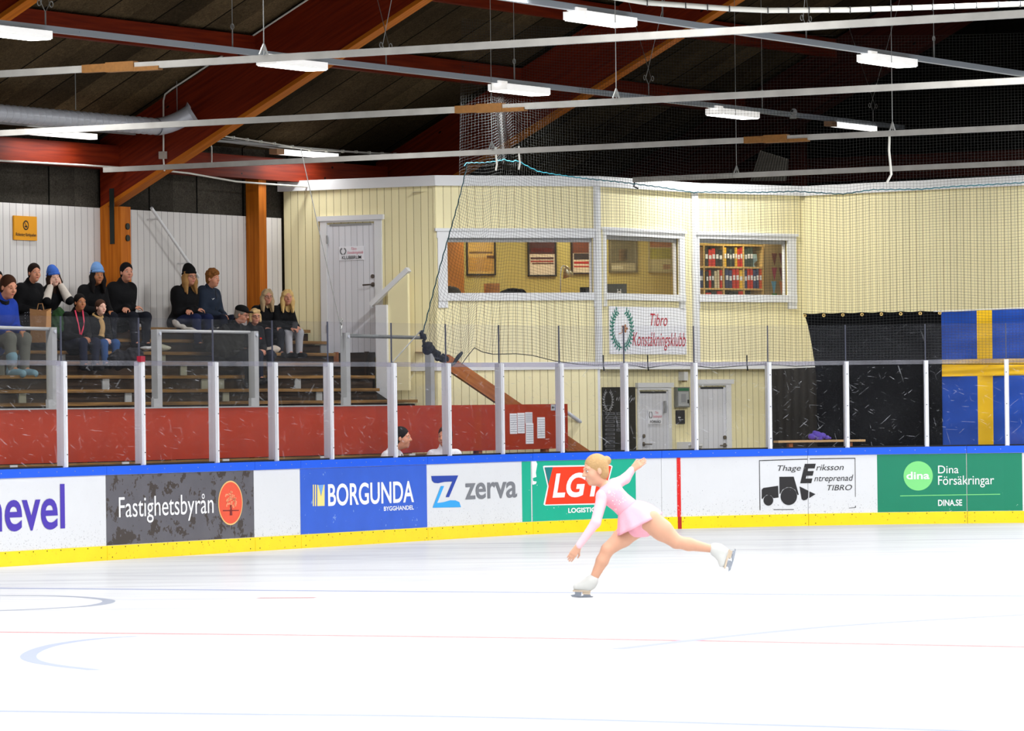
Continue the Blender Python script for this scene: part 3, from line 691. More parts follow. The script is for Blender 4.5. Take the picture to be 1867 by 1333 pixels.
mb = MB(); text(mb, 'Rökning förbjuden', sf, a0 + .06 * (a1 - a0), a1 - .05 * (a1 - a0), z0 + hh * .17, z0 + hh * .3, 0, .01); mb.build('lettering', INK, t)
# handrail on the stand wall
t = thing('wall_handrail', on_o(320, 440, 5.05), 'slanting white handrail fixed to the white wall above the black beanie', 'handrail')
MB().tube([on_o(276, 379, 5.0), on_o(362, 505, 5.0)], .022, 8).build('rail', WHITE, t)
mb = MB()
for x, y in ((290, 400), (345, 480)): p = on_o(x, y, 5.0); mb.tube([p, p + N_ * .2], .012, 6)
mb.build('bracket', WHITE, t)

# ------------------------------------------------------------------ light rails and ceiling lights
def hang(mb, p, z1, r=.006):
    mb.tube([p, A3(p[0], p[1], z1)], r, 5)
def eye(mb, p, r=.035):
    mb.tube([p + (E_ * math.cos(a) + ZV * math.sin(a)) * r for a in np.linspace(0, 6.28, 13)], .006, 5, cap=False)
def light_rail(o_, z, s0, s1, label, hangers):
    t = thing('light_rail', SO((s0 + s1) / 2, o_, z), label, 'light rail', 'light rails over the rink')
    MB().obox(SO((s0 + s1) / 2, o_, z), (E_, N_, ZV), ((s1 - s0) / 2, .04, .035)).build('rail', RAILM, t)
    mb = MB()
    s = s0 + .8
    while s < s1: mb.obox(SO(s, o_ - .041, z), (E_, N_, ZV), (.012, .004, .006)); s += 2.4
    mb.build('rivet', SCREW, t)
    for x, kind in hangers:
        lo, hi = s0, s1
        for _ in range(40):
            m = (lo + hi) / 2
            if proj(SO(m, o_, z))[0] < x: lo = m
            else: hi = m
        p = SO(lo, o_, z + .03); mb = MB(); zr = zroof(o_)
        if kind == 'v':
            k = p + ZV * .16; mb.tube([p, k], .01, 5)
            for sg in (-1, 1):
                e = k + E_ * sg * .08 + ZV * .1; mb.tube([k, e, k + N_ * sg * .9 + E_ * sg * .9 + ZV * (zr - k[2]) * .9], .005, 5); eye(mb, e + E_ * sg * .04)
        else:
            mb.tube([p, p + ZV * .22], .01, 5); eye(mb, p + ZV * .26); hang(mb, p + ZV * .22, zr, .005)
        mb.build('hanger_wire', WIRE, t)
    return t
def lamp(o_, z, x, label, L=1.2, W=.3, h=.1, energy=LP * .48, slim=False):
    lo, hi = -20, 30
    for _ in range(50):
        m = (lo + hi) / 2
        if proj(SO(m, o_, z - .1))[0] < x: lo = m
        else: hi = m
    s = lo; zt = z - .04
    t = thing('ceiling_light', SO(s, o_, zt - h), label, 'ceiling light', 'ceiling lights on the rails')
    if slim:
        MB().obox(SO(s + .06, o_, zt - h * .4), (E_, N_, ZV), (L / 2, W / 2, h * .4)).build('housing', mat('lamp_slim', (255, 255, 255), .4, emit=((255, 253, 248), 1.3)), t)
        MB().obox(SO(s - L / 2 - .02, o_, zt - h * .4), (E_, N_, ZV), (.1, W / 2 + .005, h * .42)).build('end_cap', mat('end_cap', (170, 130, 96), .6), t)
    else:
        MB().obox(SO(s, o_, zt - h * .45), (E_, N_, ZV), (L / 2, W / 2, h * .45)).build('housing', LAMPW, t)
        MB().obox(SO(s, o_, zt - h * .95), (E_, N_, ZV), (L / 2 - .015, W / 2 - .015, h * .05)).build('diffuser', LAMPE, t)
        MB().obox(SO(s - L / 2 + .05, o_, zt + .02), (E_, N_, ZV), (.12, .06, .02)).build('mounting_clip', LAMPW, t)
    ld = bpy.data.lights.new('lamp_light', 'AREA'); ld.shape = 'RECTANGLE'; ld.size = L; ld.size_y = W; ld.energy = energy; ld.color = (.975, .988, 1)
    lo_ = bpy.data.objects.new('lamp_light', ld); COL.objects.link(lo_); lo_.location = SO(s, o_, zt - h - .02); lo_.rotation_euler = (0, 0, TB)
z1_ = 6.15
light_rail(0, z1_, -4, 24.5, 'nearer grey light rail crossing the picture from the top edge down past the netting', [(83, 'v'), (424, 's'), (704, 'v'), (938, 's'), (1183, 'v'), (1390, 's'), (1592, 'v')])
lamp(0, z1_, 20, 'ceiling light cut off by the frame above the duct'); lamp(0, z1_, 533, 'ceiling light crossed by the nearest pale pipe')
lamp(0, z1_, 947, 'ceiling light directly above the bright part of the netting'); lamp(0, z1_, 1336, 'ceiling light over the bookshelf window, seen through the net', energy=LP * .3)
lamp(0, z1_, 1553, 'slim lamp at the dark end of the rail, above the yellow wall', L=1.5, W=.12, h=.09, energy=LP * .05, slim=True)
zz2 = so(on_o(1400, 66, -6))[2]
light_rail(-6, zz2, -3, 20, 'grey light rail high over the flag side of the rink', [(1208, 's'), (1470, 'v'), (1703, 's')])
lamp(-6, zz2, 1095, 'largest ceiling light at the top edge of the picture'); lamp(-6, zz2, 1618, 'ceiling light hanging high above the flag and black tarp')
lamp(4.6, 5.52, 107, 'slim lamp behind the pipe crossing the spiral duct', L=1.5, W=.12, h=.09, energy=LP * .05, slim=True); lamp(4.6, 5.52, 557, 'slim lamp on the wall beam above the club room door', L=1.5, W=.12, h=.09, energy=LP * .05, slim=True)
mb = MB(); mb.obox(SO(8, 4.62, 5.53), (E_, N_, ZV), (8.5, .02, .015)); tag(mb.build('wall_light_rail', GREYP), 'thin rail carrying the slim lamps along the stand wall', 'light rail')

# ------------------------------------------------------------------ pale pipes across the rink
ZPIPE = 5.0
def pipe(px, label, joints=(), wires=(), r=.055, left=None):
    P = [on_z(x, y, ZPIPE) for x, y in px]; d = P[-1] - P[0]; d /= np.linalg.norm(d)
    a = P[0] - (d * 5 if left is None else 0); b = P[-1] + d * 5
    t = thing('hanging_pipe', (P[0] + P[-1]) / 2, label, 'pipe', 'pale pipes hanging across the rink')
    side = np.cross(d, ZV)
    MB().obox((a + b) / 2, (d, side, ZV), (np.linalg.norm(b - a) / 2, r * .8, r)).build('tube', TUBE, t)
    at = lambda x: min((a + d * k for k in np.arange(0, np.linalg.norm(b - a), .02)), key=lambda p: abs(proj(p)[0] - x))
    for x in joints:
        p = at(x); mb = MB(); mb.obox(p, (d, side, ZV), (.16, r + .012, r + .014)); mb.obox(p + d * .28 - ZV * .03, (d, side, ZV), (.16, r + .008, r * .6)); mb.obox(p - d * .3, (d, side, ZV), (.14, r, r + .006)); mb.build('rusty_joint', RUST, t)
    for x in wires:
        p = at(x) + ZV * r; mb = MB(); _, o1, _ = so(p); mb.tube([p, A3(p[0], p[1], min(zroof(o1), 12))], .0045, 5); mb.tube([p + side * .07, p + ZV * .1, p - side * .07], .012, 5); mb.build('hanger_wire', WIRE, t)
    return t, at
pipe([(0, 135), (1867, 25)], 'nearest pale pipe, the thickest, slanting across the top of the picture', joints=(222,), wires=(480,), r=.032)
pipe([(0, 243), (1867, 147)], 'pale pipe crossing in front of the spiral duct and the netting', joints=(896,), wires=(1125,), r=.034)
t3, at3 = pipe([(190, 310), (330, 300), (1867, 232)], 'pale pipe passing just above the top edge of the club building', joints=(1415,), wires=(898, 1627), r=.034, left=1)
t4, at4 = pipe([(1155, 328), (1867, 297)], 'short pale pipe ending in front of the white fascia of the building', wires=(1342,), r=.036, left=1)
mb = MB(); mb.tube([at4(1157) - ZV * .03, at4(1157) - ZV * .1 - E_ * .03, at4(1163) - ZV * .13], .012, 5); mb.build('hook', INK, t4)
for x in (905, 945):
    p = at3(x); mb = MB(); mb.tube([p + ZV * .06, p - ZV * .05, p - ZV * .16 + E_ * .02, p - ZV * .24 - E_ * .01], .012, 5); mb.build('rope_tie', CABLE, t3)
p = at3(1622); t = cable('hanging_cable', [(1622, 238), (1621, 275), (1625, 318), (1617, 333)], .016, CABLE, 'loose white cable dangling from the pipe above the yellow wall', lambda x, y: PY(x, y, p[1]))
pts = [(1040, -25), (1110, -6), (1180, 5), (1250, 10), (1330, 16), (1400, 19), (1550, 18), (1700, 13), (1900, 6)]
o = cable('cable_bundle', pts, .03, CABLE, 'white cable bundle wrapped with black ties at the very top edge', lambda x, y: PY(x, y, 46))
P = [PY(x, y, 46) for x, y in pts]; mb = MB()
for i in range(len(P) - 1):
    n = max(1, int(np.linalg.norm(P[i + 1] - P[i]) / .21))
    for k in range(n): c = P[i] + (P[i + 1] - P[i]) * k / n; mb.obox(c, (A3(1, 0, 0), A3(0, 1, 0), ZV), (.005, .033, .033))
mb.build('cable_tie', INK, o)

# ------------------------------------------------------------------ spiral duct
t = thing('spiral_duct', on_o(150, 215, 3.9), 'shiny spiral duct ending in an open elbow above the spectators', 'duct')
c0 = on_o(-60, 201, 3.9); c1 = on_o(285, 231, 3.9); R_ = 15 / (FPX / c1[1])
L_ = np.linalg.norm(c1 - c0); n_ = 60; P = []; rs = []
for i in range(n_ + 1):
    p = c0 + (c1 - c0) * i / n_; P.append(p); rs.append(R_)
MB().tube(P, rs, 24).build('duct_pipe', STEEL, t, True)
for i in range(2, n_, 2): MB().tube([P[i] - (c1 - c0) / L_ * .008, P[i] + (c1 - c0) / L_ * .008], R_ + .006, 24).build('spiral_seam', STEEL, t, True)
e0 = c1; P = [e0]; dv = (c1 - c0) / L_; tv = -N_ * .8 + ZV * .55; tv /= np.linalg.norm(tv)
for a in np.linspace(.15, 1, 7): P.append(P[-1] + (dv * math.cos(a * 1.15) + tv * math.sin(a * 1.15)) * .08)
MB().tube(P, R_ + .008, 24, cap=False).build('elbow', STEEL, t, True)
e1 = P[-1]; dd = P[-1] - P[-2]; dd /= np.linalg.norm(dd)
MB().tube([e1, e1 + dd * .05], [R_ + .008, R_ + .045], 24, cap=False).build('collar', STEEL, t, True)
MB().tube([e1 - dd * .03, e1 - dd * .02], R_ * .98, 24).build('opening', mat('duct_inside', (20, 26, 40), .5), t)
mb = MB()
for x, y in ((138, 200), (323, 205)):
    p = on_o(x, y, 3.9); hang(mb, p, zroof(3.9), .006)
mb.build('hanger_wire', WIRE, t)

# ------------------------------------------------------------------ stands
ROWS = [(1.865, 2.9), (2.033, 3.2), (2.22, 3.5), (2.405, 3.8), (2.55, 4.1), (2.728, 4.4), (2.9, 4.7)]
REND = [775, 692, 684, 640, 612, 600, 596]
NM = ['lowest', 'second', 'third', 'fourth', 'fifth', 'sixth', 'top']
BRK = {2: [(193, 697), (373, 697), (543, 697), (403, 702)], 1: [(41, 722), (234, 719), (412, 720), (582, 719)], 3: [(335, 675), (2, 690)], 4: [(113, 649), (296, 651)], 5: [(590, 636)]}
prev = (1.70, 1.15)
for i, (z, o_) in enumerate(ROWS):
    on = ROWS[i + 1][1] if i < 6 else 5.2
    s0 = -3; s1 = min(so(on_o(REND[i], 690, o_))[0], sE - .03)
    t = thing('stand_bench', SO(6, o_, z - .17), '%s plank step of the wooden spectator stand' % NM[i], 'bench', 'plank steps of the spectator stand')
    MB().obox(SO((s0 + s1) / 2, o_ + .105, z - .022), (E_, N_, ZV), ((s1 - s0) / 2, .105, .022), 0).build('plank', PLNK, t)
    MB().obox(SO((s0 + s1) / 2, (o_ + .22 + on) / 2, z - .03), (E_, N_, ZV), ((s1 - s0) / 2, (on - o_ - .23) / 2, .018), 0).build('tread', DARKW, t)
    MB().obox(SO((s0 + s1) / 2, o_ + .06, z - .13), (E_, N_, ZV), ((s1 - s0) / 2, .015, .075), 0).build('riser', DARKW, t)
    for x, y in BRK.get(i, []):
        s, _, zz = so(on_o(x, y, o_ + .03)); MB().obox(SO(s, o_ + .035, z - .12), (E_, N_, ZV), (.075, .008, .075)).build('bracket', GREYP, t)
mb = MB()
mb.prism([SO(-4, a, z) for a, z in ((2.95, 0), (5.15, 0), (5.15, 2.78), (4.7, 2.72), (2.95, 1.68))], E_ * (sE - .25 + 4)); struct(mb.build('stand_void', mat('stand_shade', (22, 18, 14), .9)))  # dark block standing in for the shaded void under the stand
# dark boards with uprights below the club room door
F1S = sE + .12
# red barrier
a0, a1 = -3, so(on_o(1034, 780, 1.0))[0]; ZR0, ZR1 = 1.14, 1.775
t = thing('red_barrier', SO(6, 1.0, 0), 'long red-brown sheet barrier between the stand and the rink glass', 'barrier')
MB().obox(SO((a0 + a1) / 2, 1.0, (ZR0 + ZR1) / 2), (E_, N_, ZV), ((a1 - a0) / 2, .012, (ZR1 - ZR0) / 2)).build('sheet', RED, t)
a2 = so(on_o(720, 742, 1.0))[0]
MB().obox(SO((a0 + a2) / 2, 1.0, ZR1 + .008), (E_, N_, ZV), ((a2 - a0) / 2, .02, .008)).build('cap_strip', GREYP, t)
mb = MB()
for s in np.arange(a0, a1 - .3, 1.9): MB().obox(SO(s + .4, 1.06, .85), (E_, N_, ZV), (.05, .045, .85), 2).build('support_post', PINE, t)
# pinned papers and labels
def on_red(px0, py0, px1, py1, name, m, label, cat, lines=True):
    s0, _, z1 = so(on_o(px0, py0, .98)); s1, _, z0 = so(on_o(px1, py1, .98)); t = thing(name, SO(s0, .985, z0), label, cat)
    MB().obox(SO((s0 + s1) / 2, .984, (z0 + z1) / 2), (E_, N_, ZV), ((s1 - s0) / 2, .003, (z1 - z0) / 2)).build('sheet', m, t)
    if lines:
        mb = MB(); n = 9
        for k in range(1, n): mb.obox(SO((s0 + s1) / 2, .9805, z0 + (z1 - z0) * k / n), (E_, N_, ZV), ((s1 - s0) / 2 * .92, .0005, .004))
        mb.build('printed_line', mat('print_grey', (150, 152, 160), .7), t)
    return t
on_red(930, 754, 943, 791, 'pinned_paper', PAPER, 'first printed sheet of the joined group on the red barrier', 'paper')
on_red(944, 753, 957, 790, 'pinned_paper', PAPER, 'middle printed sheet of the joined group on the red barrier', 'paper')
on_red(958, 752, 971, 772, 'pinned_paper', PAPER, 'short printed sheet at the top corner of the joined group on the red barrier', 'paper')
on_red(959, 772, 973, 809, 'pinned_paper', PAPER, 'lowest hanging printed sheet of the joined group on the red barrier', 'paper')
on_red(980, 761, 994, 799, 'pinned_paper', PAPER, 'single printed sheet hanging alone on the red barrier', 'paper')
on_red(1024, 753, 1030.5, 790, 'pinned_paper', PAPER, 'narrow paper pinned at the end of the red barrier by the tube rail', 'paper')
t = on_red(1005, 737.5, 1012, 748.5, 'arrow_sign', mat('sign_grey', (176, 178, 180), .5), 'small grey sign with a black arrow on the red barrier corner', 'sign', False)
mb = MB(); f = lambda x, y: on_o(x, y, .978)
mb.face([f(1006, 743), f(1008.5, 740), f(1008.5, 746)]); mb.face([f(1008, 742.3), f(1011, 742.3), f(1011, 743.7), f(1008, 743.7)]); mb.build('arrow', INK, t)
t = on_red(1012, 737.5, 1029, 748.5, 'blue_sign', mat('sign_blue', (22, 60, 150), .5), 'small blue sign with white marks on the red barrier corner', 'sign', False)
mb = MB(); mb.face([f(1020, 739), f(1022, 739), f(1022, 747), f(1020, 747)]); mb.face([f(1024, 740), f(1027, 740), f(1027, 742), f(1024, 742)]); mb.build('white_mark', PAPER, t)
# frames with tubes standing on the barrier
FX = [(88.5, 597, 746), (280, 601, 745), (457, 604, 743), (624.5, 607, 740), (778.5, 637, 739)]
for i, (x, yt, yb) in enumerate(FX):
    s, _, z1 = so(on_o(x, yt, 1.1)); z1 = z1
    lab = ['beside the blue-jacketed woman', 'below the black beanie', 'in front of the man in the flat cap', 'in front of the club room door', 'under the bunched corner of the net'][i]
    t = thing('barrier_post', SO(s, 1.06, ZR1), 'grey steel post on the red barrier %s' % lab, 'post', 'grey steel posts on the red barrier')
    MB().obox(SO(s, 1.06, (ZR1 + z1) / 2), (E_, N_, ZV), (.05, .045, (z1 - ZR1) / 2)).build('profile', GREYP, t)
    if i < 4:
        mb = MB(); mb.tube([SO(s, 1.01, z1 - .05), SO(s, .995, z1 - .05)], .022, 10); mb.build('bolt', STEEL, t)
        MB().obox(SO(s - .1, 1.03, ZR1 + .06), (E_, N_, ZV), (.045, .02, .06)).build('foot_plate', GREYP, t)
def tube_rail(x0, y0, x1, y1, o_, r, m, label):
    mb = MB(); mb.tube([on_o(x0, y0, o_), on_o(x1, y1, o_)], r, 8); return tag(mb.build('barrier_rail', m, smooth=True), label, 'rail', 'tube rails of the barrier')
tube_rail(-20, 597, 90, 600, 1.06, .022, GREYP, 'horizontal tube rail in front of the blue-jacketed woman')
tube_rail(285, 603.5, 455, 606, 1.06, .02, GREYP, 'horizontal tube rail below the black beanie and the curly-haired boy')
tube_rail(628, 612, 776, 616, 1.06, .024, mat('tube_dark', (98, 100, 98), .5, var=.3, vscale=20), 'dark worn tube rail from the door post to the netting corner')
for (x0, y0, x1, lab) in ((-20, 600, 84, 'tinted acrylic pane hanging below the rail at the frame edge'), (287, 606, 452, 'tinted acrylic pane between the barrier posts below the black beanie')):
    s0, _, z1 = so(on_o(x0, y0, 1.05)); s1 = so(on_o(x1, y0, 1.05))[0]
    mb = MB(); mb.obox(SO((s0 + s1) / 2, 1.06, (ZR1 + z1) / 2), (E_, N_, ZV), ((s1 - s0) / 2, .005, (z1 - ZR1) / 2 - .01)); tag(mb.build('barrier_glass', glass_mat('tinted_acrylic', (.78, .77, .66), 0, .01, .01) if 'tinted_acrylic' not in MATS else MATS['tinted_acrylic']), lab, 'pane')
# bench along the boards
t = thing('player_bench', SO(5, .6, 0), 'long pale wooden bench between the red barrier and the rink boards', 'bench')
MB().obox(SO(3.5, .9, 1.075), (E_, N_, ZV), (8, .02, .055), 0).build('back_plank', PLNK, t)
MB().obox(SO(3.5, .62, .52), (E_, N_, ZV), (8, .17, .025), 0).build('seat_plank', PLNK, t)
for s in np.arange(-3, 11.4, 1.6): MB().obox(SO(s, .93, .54), (E_, N_, ZV), (.05, .03, .56), 2).build('leg', PINE, t)
for x in (25, 229, 412, 590, 752): s = so(on_o(x, 834, .87))[0]; MB().obox(SO(s, .872, 1.08), (E_, N_, ZV), (.07, .006, .05)).build('bracket', PAPER if x > 1e9 else mat('pale_plate', (196, 196, 196), .5), t)
# tube rail and sloping board by the barrier end
t = thing('ramp_rail', on_o(1090, 790, 1.3), 'bent steel tube rail sloping down beside the black list board', 'rail')
MB().tube([on_o(x, y, 1.25) for x, y in ((1031, 750), (1090, 792), (1112, 807), (1119, 815), (1121, 826), (1121, 845))], .028, 8).build('tube', STEEL, t, True)
MB().tube([on_o(x, y, 1.2) for x, y in ((1031, 812), (1055, 824), (1075, 834))], .028, 8).build('lower_tube', STEEL, t, True)
d0, d1 = on_o(812, 658, 1.9), on_o(1076, 838, 1.0)
t = thing('sloping_plank', d1, 'knotty brown plank sloping down behind the red barrier to the floor', 'plank')
MB().beam(d0, d1, .06, .2).build('plank', PINE, t)
# ------------------------------------------------------------------ club building
ZE = 5.0787
CP = [on_z(x, y, ZE) for x, y in [(516.5, 331), (793, 320), (1085, 321.5), (1265, 334), (1463, 340), (1930, 316.8)]]
CP = [A3(p[0], p[1], 0) for p in CP]
D = [(CP[i + 1] - CP[i]) / np.linalg.norm(CP[i + 1] - CP[i]) for i in range(5)]
NR = [A3(d[1], -d[0], 0) for d in D]                       # towards the rink
LN = [np.linalg.norm(CP[i + 1] - CP[i]) for i in range(5)]
def wp(i, x, y, t=0.0):
    """photo point on facade i (t metres proud of it) -> distance along, height"""
    p = on_plane(x, y, CP[i] + NR[i] * t, NR[i]); return (p - CP[i]) @ D[i], p[2]
def WPt(i, u, z, t=0.0): return CP[i] + D[i] * u + ZV * z + NR[i] * t
def wbox(mb, i, u0, u1, z0, z1, t0, t1):
    return mb.obox(WPt(i, (u0 + u1) / 2, (z0 + z1) / 2, (t0 + t1) / 2), (D[i], NR[i], ZV), (abs(u1 - u0) / 2, abs(t1 - t0) / 2, abs(z1 - z0) / 2))
ZF = 4.93; ZB1, ZB0 = 2.385, 2.275
# openings
def rect(i, x0, x1, xm, yt, yb):
    return wp(i, x0, (yt + yb) / 2)[0], wp(i, x1, (yt + yb) / 2)[0], wp(i, xm, yb)[1], wp(i, xm, yt)[1]
W2 = rect(1, 815, 1080, 950, 434, 534); W3 = rect(2, 1103, 1236, 1170, 432, 536); W4 = rect(3, 1273.5, 1434, 1350, 437, 537.5)
struct(wall('wall_club_end', CP[0], CP[1], 0, ZF, YEL))
struct(wall('wall_club_front', CP[1], CP[2], 0, ZF, YEL, [W2], u0=3))
struct(wall('wall_club_bay', CP[2], CP[3], ZB0, ZF, YEL, [W3], u0=7))
struct(wall('wall_club_corner', CP[3], CP[4], ZB0, ZF, YEL, [W4], u0=11))
struct(wall('wall_club_side', CP[4], CP[5], ZB0, ZF, YEL, u0=14))
RE = .15                                                     # the ground floor is set back under the bay
def cut(i): return [CP[i] - NR[i] * RE]
def isect(pa, da, pb, db):
    k = np.cross(pb - pa, db)[2] / np.cross(da, db)[2]; return pa + da * k
q2 = CP[2] - NR[2] * RE; q3 = isect(CP[2] - NR[2] * RE, D[2], CP[3] - NR[3] * RE, D[3]); q4 = isect(CP[3] - NR[3] * RE, D[3], CP[4] - NR[4] * RE, D[4])
lwA = wall('wall_ground_bay', q2, q3, 0, ZB0 + .03, YEL, u0=5); lwB = wall('wall_ground_corner', q3, q4, 0, ZB0 + .03, YEL, u0=9); struct(lwA); struct(lwB)
struct(wall('wall_ground_side', q4, q4 + D[4] * 5, 0, ZB0 + .03, YEL, u0=9))
mb = MB(); mb.face([A3(*p[:2], ZB0 + .03) for p in (CP[2], CP[3], CP[4], CP[5], CP[5] + A3(0, 1, 0), q4 + A3(0, .5, 0), q3 + A3(-.1, .3, 0), q2 + A3(-.2, .2, 0))]); struct(mb.build('soffit_ceiling', WHITE))
# fascia, belt and corner boards
mb = MB()
for i in range(5): wbox(mb, i, -.06 if i == 0 else -.02, LN[i] + .03, ZF, ZE, -.05, .07)
struct(mb.build('trim_1', WHITE))
mb = MB(); mb.face([A3(*p[:2], ZE - .005) for p in CP] + [CP[5] + A3(0, 5, ZE), CP[0] + A3(0, 5, ZE)]); struct(mb.build('roof_slab', mat('roof_dark', (26, 22, 18), .9)))
mb = MB(); wbox(mb, 0, wp(0, 745, 665)[0], LN[0] + .02, ZB0, ZB1, -.02, .03)
for i in range(1, 5): wbox(mb, i, -.02, LN[i] + .02, ZB0, ZB1, -.03, .035)
struct(mb.build('trim_2', WHITE))
mb = MB(); wbox(mb, 2, -.03, .1, ZB1, ZF, -.02, .028); wbox(mb, 1, LN[1] - .02, LN[1] + .03, ZB1, ZF, -.02, .028); wbox(mb, 3, -.03, .06, ZB1, ZF, -.02, .028); wbox(mb, 2, LN[2] - .09, LN[2] + .01, ZB1, ZF, -.02, .028)
struct(mb.build('trim_3', WHITE))
mb = MB(); mb.obox(WPt(2, .03, 1.12, -.05), (D[1], NR[1], ZV), (.05, .05, 1.16)); struct(mb.build('trim_4', WHITE))
mb = MB(); wbox(mb, 0, LN[0] - .03, LN[0] + .01, 0, ZF, -.02, .012); struct(mb.build('trim_5', YELS))
# windows
def window(name, i, o, outer, label=None):
    u0, u1, z0, z1 = o; a0, a1, b0, b1 = outer
    w = bpy.data.objects.new(name, None); COL.objects.link(w); w.location = WPt(i, u0, z0); WL[w.name] = WPt(i, u0, z0); struct(w)
    mb = MB(); wbox(mb, i, a0, a1, z1, b1, 0, .035); wbox(mb, i, a0 - .03, a1 + .03, b1 - .03, b1 + .012, 0, .055); mb.build('head_board', WHITE, w)
    mb = MB(); wbox(mb, i, a0 + .01, a1 - .01, b0, z0, 0, .05); mb.build('sill', WHITE, w)
    for p, q_ in ((a0, u0), (u1, a1)):
        mb = MB(); wbox(mb, i, p + .012, q_ - .001, b0 - .1 if p != 0 else b0, z1, 0, .032); mb.build('side_board', WHITE, w)
    mb = MB(); wbox(mb, i, u0, u1, z1 - .06, z1, -.07, -.02); mb.build('blind_rail', GREYP, w)
    mb = MB(); wbox(mb, i, u1 - .025, u1, z0, z1, -.075, -.03); mb.build('inner_frame', WHITE, w)
    mb = MB(); wbox(mb, i, u0, u1, z0, z1, -.06, -.054); mb.build('pane', WGLASS, w)
    return w
o2 = rect(1, 796, 1083, 950, 418, 548); o3 = rect(2, 1099, 1246, 1170, 419, 548); o4 = rect(3, 1270, 1450, 1350, 426, 551)
window('window_1', 1, W2, o2); window('window_2', 2, W3, o3); window('window_3', 3, W4, o4)

# rooms behind the windows
ROOM = mat('room_wall', (176, 160, 92), .7, var=.05); ROOMB = mat('room_wood', (178, 112, 34), .6, var=.12, vscale=6)
bk = CP[1] - NR[1] * 2.6; ZFL, ZCL = 2.55, 4.85
def rwall(name, a, b, m): return struct(wall(name, a, b, ZFL, ZCL, m, thick=.06))
ra = CP[1] + D[0] * -.35 - NR[1] * .1; rb = bk + D[1] * -.2; rc = bk + D[1] * 5.2
rwall('wall_room_back', rb, rc, ROOM)
pw = CP[1] - NR[1] * .3 + D[1] * .02
rwall('wall_room_side', CP[1] - NR[1] * .1 - D[0] * .1, on_plane(846, 480, bk + NR[1] * 1.2, NR[1]) * A3(1, 1, 0), ROOMB)
pr = CP[3] - NR[3] * .12 - D[3] * .02
rwall('wall_room_partition', pr + A3(-.2, .9, 0), pr, ROOM)
mb = MB(); fl = [CP[1] + D[1] * -.3 - NR[1] * .1, CP[2] - NR[1] * .1, CP[3] - NR[2] * .12, CP[4] - NR[3] * .12, CP[4] + A3(.3, 3, 0), CP[1] + A3(-.5, 4, 0)]
mb.face([A3(p[0], p[1], ZFL) for p in fl]); struct(mb.build('floor_room', ROOMB))
mb = MB(); mb.face([A3(p[0], p[1], ZCL) for p in fl]); struct(mb.build('ceiling_room', WHITE))
rwall('wall_store_back', pr + A3(-.3, 1.5, 0), CP[4] + A3(.5, 1.2, 0), ROOM)
def room_lamp(p, e, size):
    ld = bpy.data.lights.new('room_light', 'AREA'); ld.shape = 'SQUARE'; ld.size = size; ld.energy = e; ld.color = (1, .95, .76)
    o = bpy.data.objects.new('room_light', ld); COL.objects.link(o); o.location = p
PWR = 26
room_lamp(CP[1] + D[1] * 1.2 - NR[1] * 1.5 + ZV * (ZCL - .06), PWR, .8); room_lamp(CP[2] + D[1] * .7 - NR[1] * 1.8 + ZV * (ZCL - .06), PWR * .8, .8); room_lamp(WPt(3, LN[3] * .5, ZCL - .06, -.3), PWR * .55, .35)
# pictures on the room's back wall
def bp(x, y, t=0.0):
    p = on_plane(x, y, bk + NR[1] * t, NR[1]); return (p - bk) @ D[1], p[2]
def BK(u, z, t): return bk + D[1] * u + ZV * z + NR[1] * t
def poster(x0, x1, y0, y1, label, ground, blocks, frame=(40, 34, 28)):
    u0, z1 = bp(x0, y0); u1, z0 = bp(x1, y1); z1 = bp((x0 + x1) / 2, y0)[1]; z0 = bp((x0 + x1) / 2, y1)[1]
    t = thing('framed_picture', BK((u0 + u1) / 2, z0, .02), label, 'picture', 'framed pictures in the club room')
    fm = mat('frame_%d' % frame[0], frame, .5)
    mb = MB(); bx = lambda a, b, c, d: mb.obox(BK((a + b) / 2, (c + d) / 2, .02), (D[1], NR[1], ZV), ((b - a) / 2, .018, (d - c) / 2)); w = .022
    bx(u0, u1, z1 - w, z1); bx(u0, u1, z0, z0 + w); bx(u0, u0 + w, z0, z1); bx(u1 - w, u1, z0, z1); mb.build('frame', fm, t)
    mb = MB(); mb.obox(BK((u0 + u1) / 2, (z0 + z1) / 2, .012), (D[1], NR[1], ZV), ((u1 - u0) / 2 - w * .5, .006, (z1 - z0) / 2 - w * .5)); mb.build('print', mat('print_%d_%d_%d' % ground, ground, .6, var=.1), t)
    for k, (a, b, c, d, rgb) in enumerate(blocks):
        mb = MB(); du, dz = u1 - u0, z1 - z0
        mb.obox(BK(u0 + du * (a + b) / 2, z0 + dz * (c + d) / 2, .0195), (D[1], NR[1], ZV), (du * (b - a) / 2, .001, dz * (d - c) / 2)); mb.build('printed_area', mat('blk_%d_%d_%d' % rgb, rgb, .6, var=.35, vscale=14), t)
poster(849, 903, 430, 502, 'sepia landscape picture in a dark frame behind the wide window', (196, 158, 84), [(.08, .92, .1, .45, (176, 132, 62)), (.1, .9, .55, .6, (112, 84, 46)), (.7, .95, .42, .5, (104, 70, 40))])
poster(961, 1014, 430, 504, 'dark red-brown poster in a black frame over the desk lamp', (206, 190, 168), [(.05, .95, .55, .96, (70, 30, 24)), (.12, .88, .6, .7, (120, 40, 30)), (.1, .9, .42, .47, (80, 50, 48)), (.1, .9, .35, .39, (150, 60, 50)), (.15, .9, .3, .33, (90, 60, 50))])
poster(1040, 1092, 430, 500, 'framed poster with red text lines beside the desk lamp, cut by the corner board', (204, 186, 160), [(.05, .95, .55, .97, (96, 48, 26)), (.1, .9, .38, .54, (50, 40, 38)), (.1, .95, .27, .33, (160, 40, 34)), (.1, .9, .18, .22, (170, 60, 50))], (46, 30, 26))
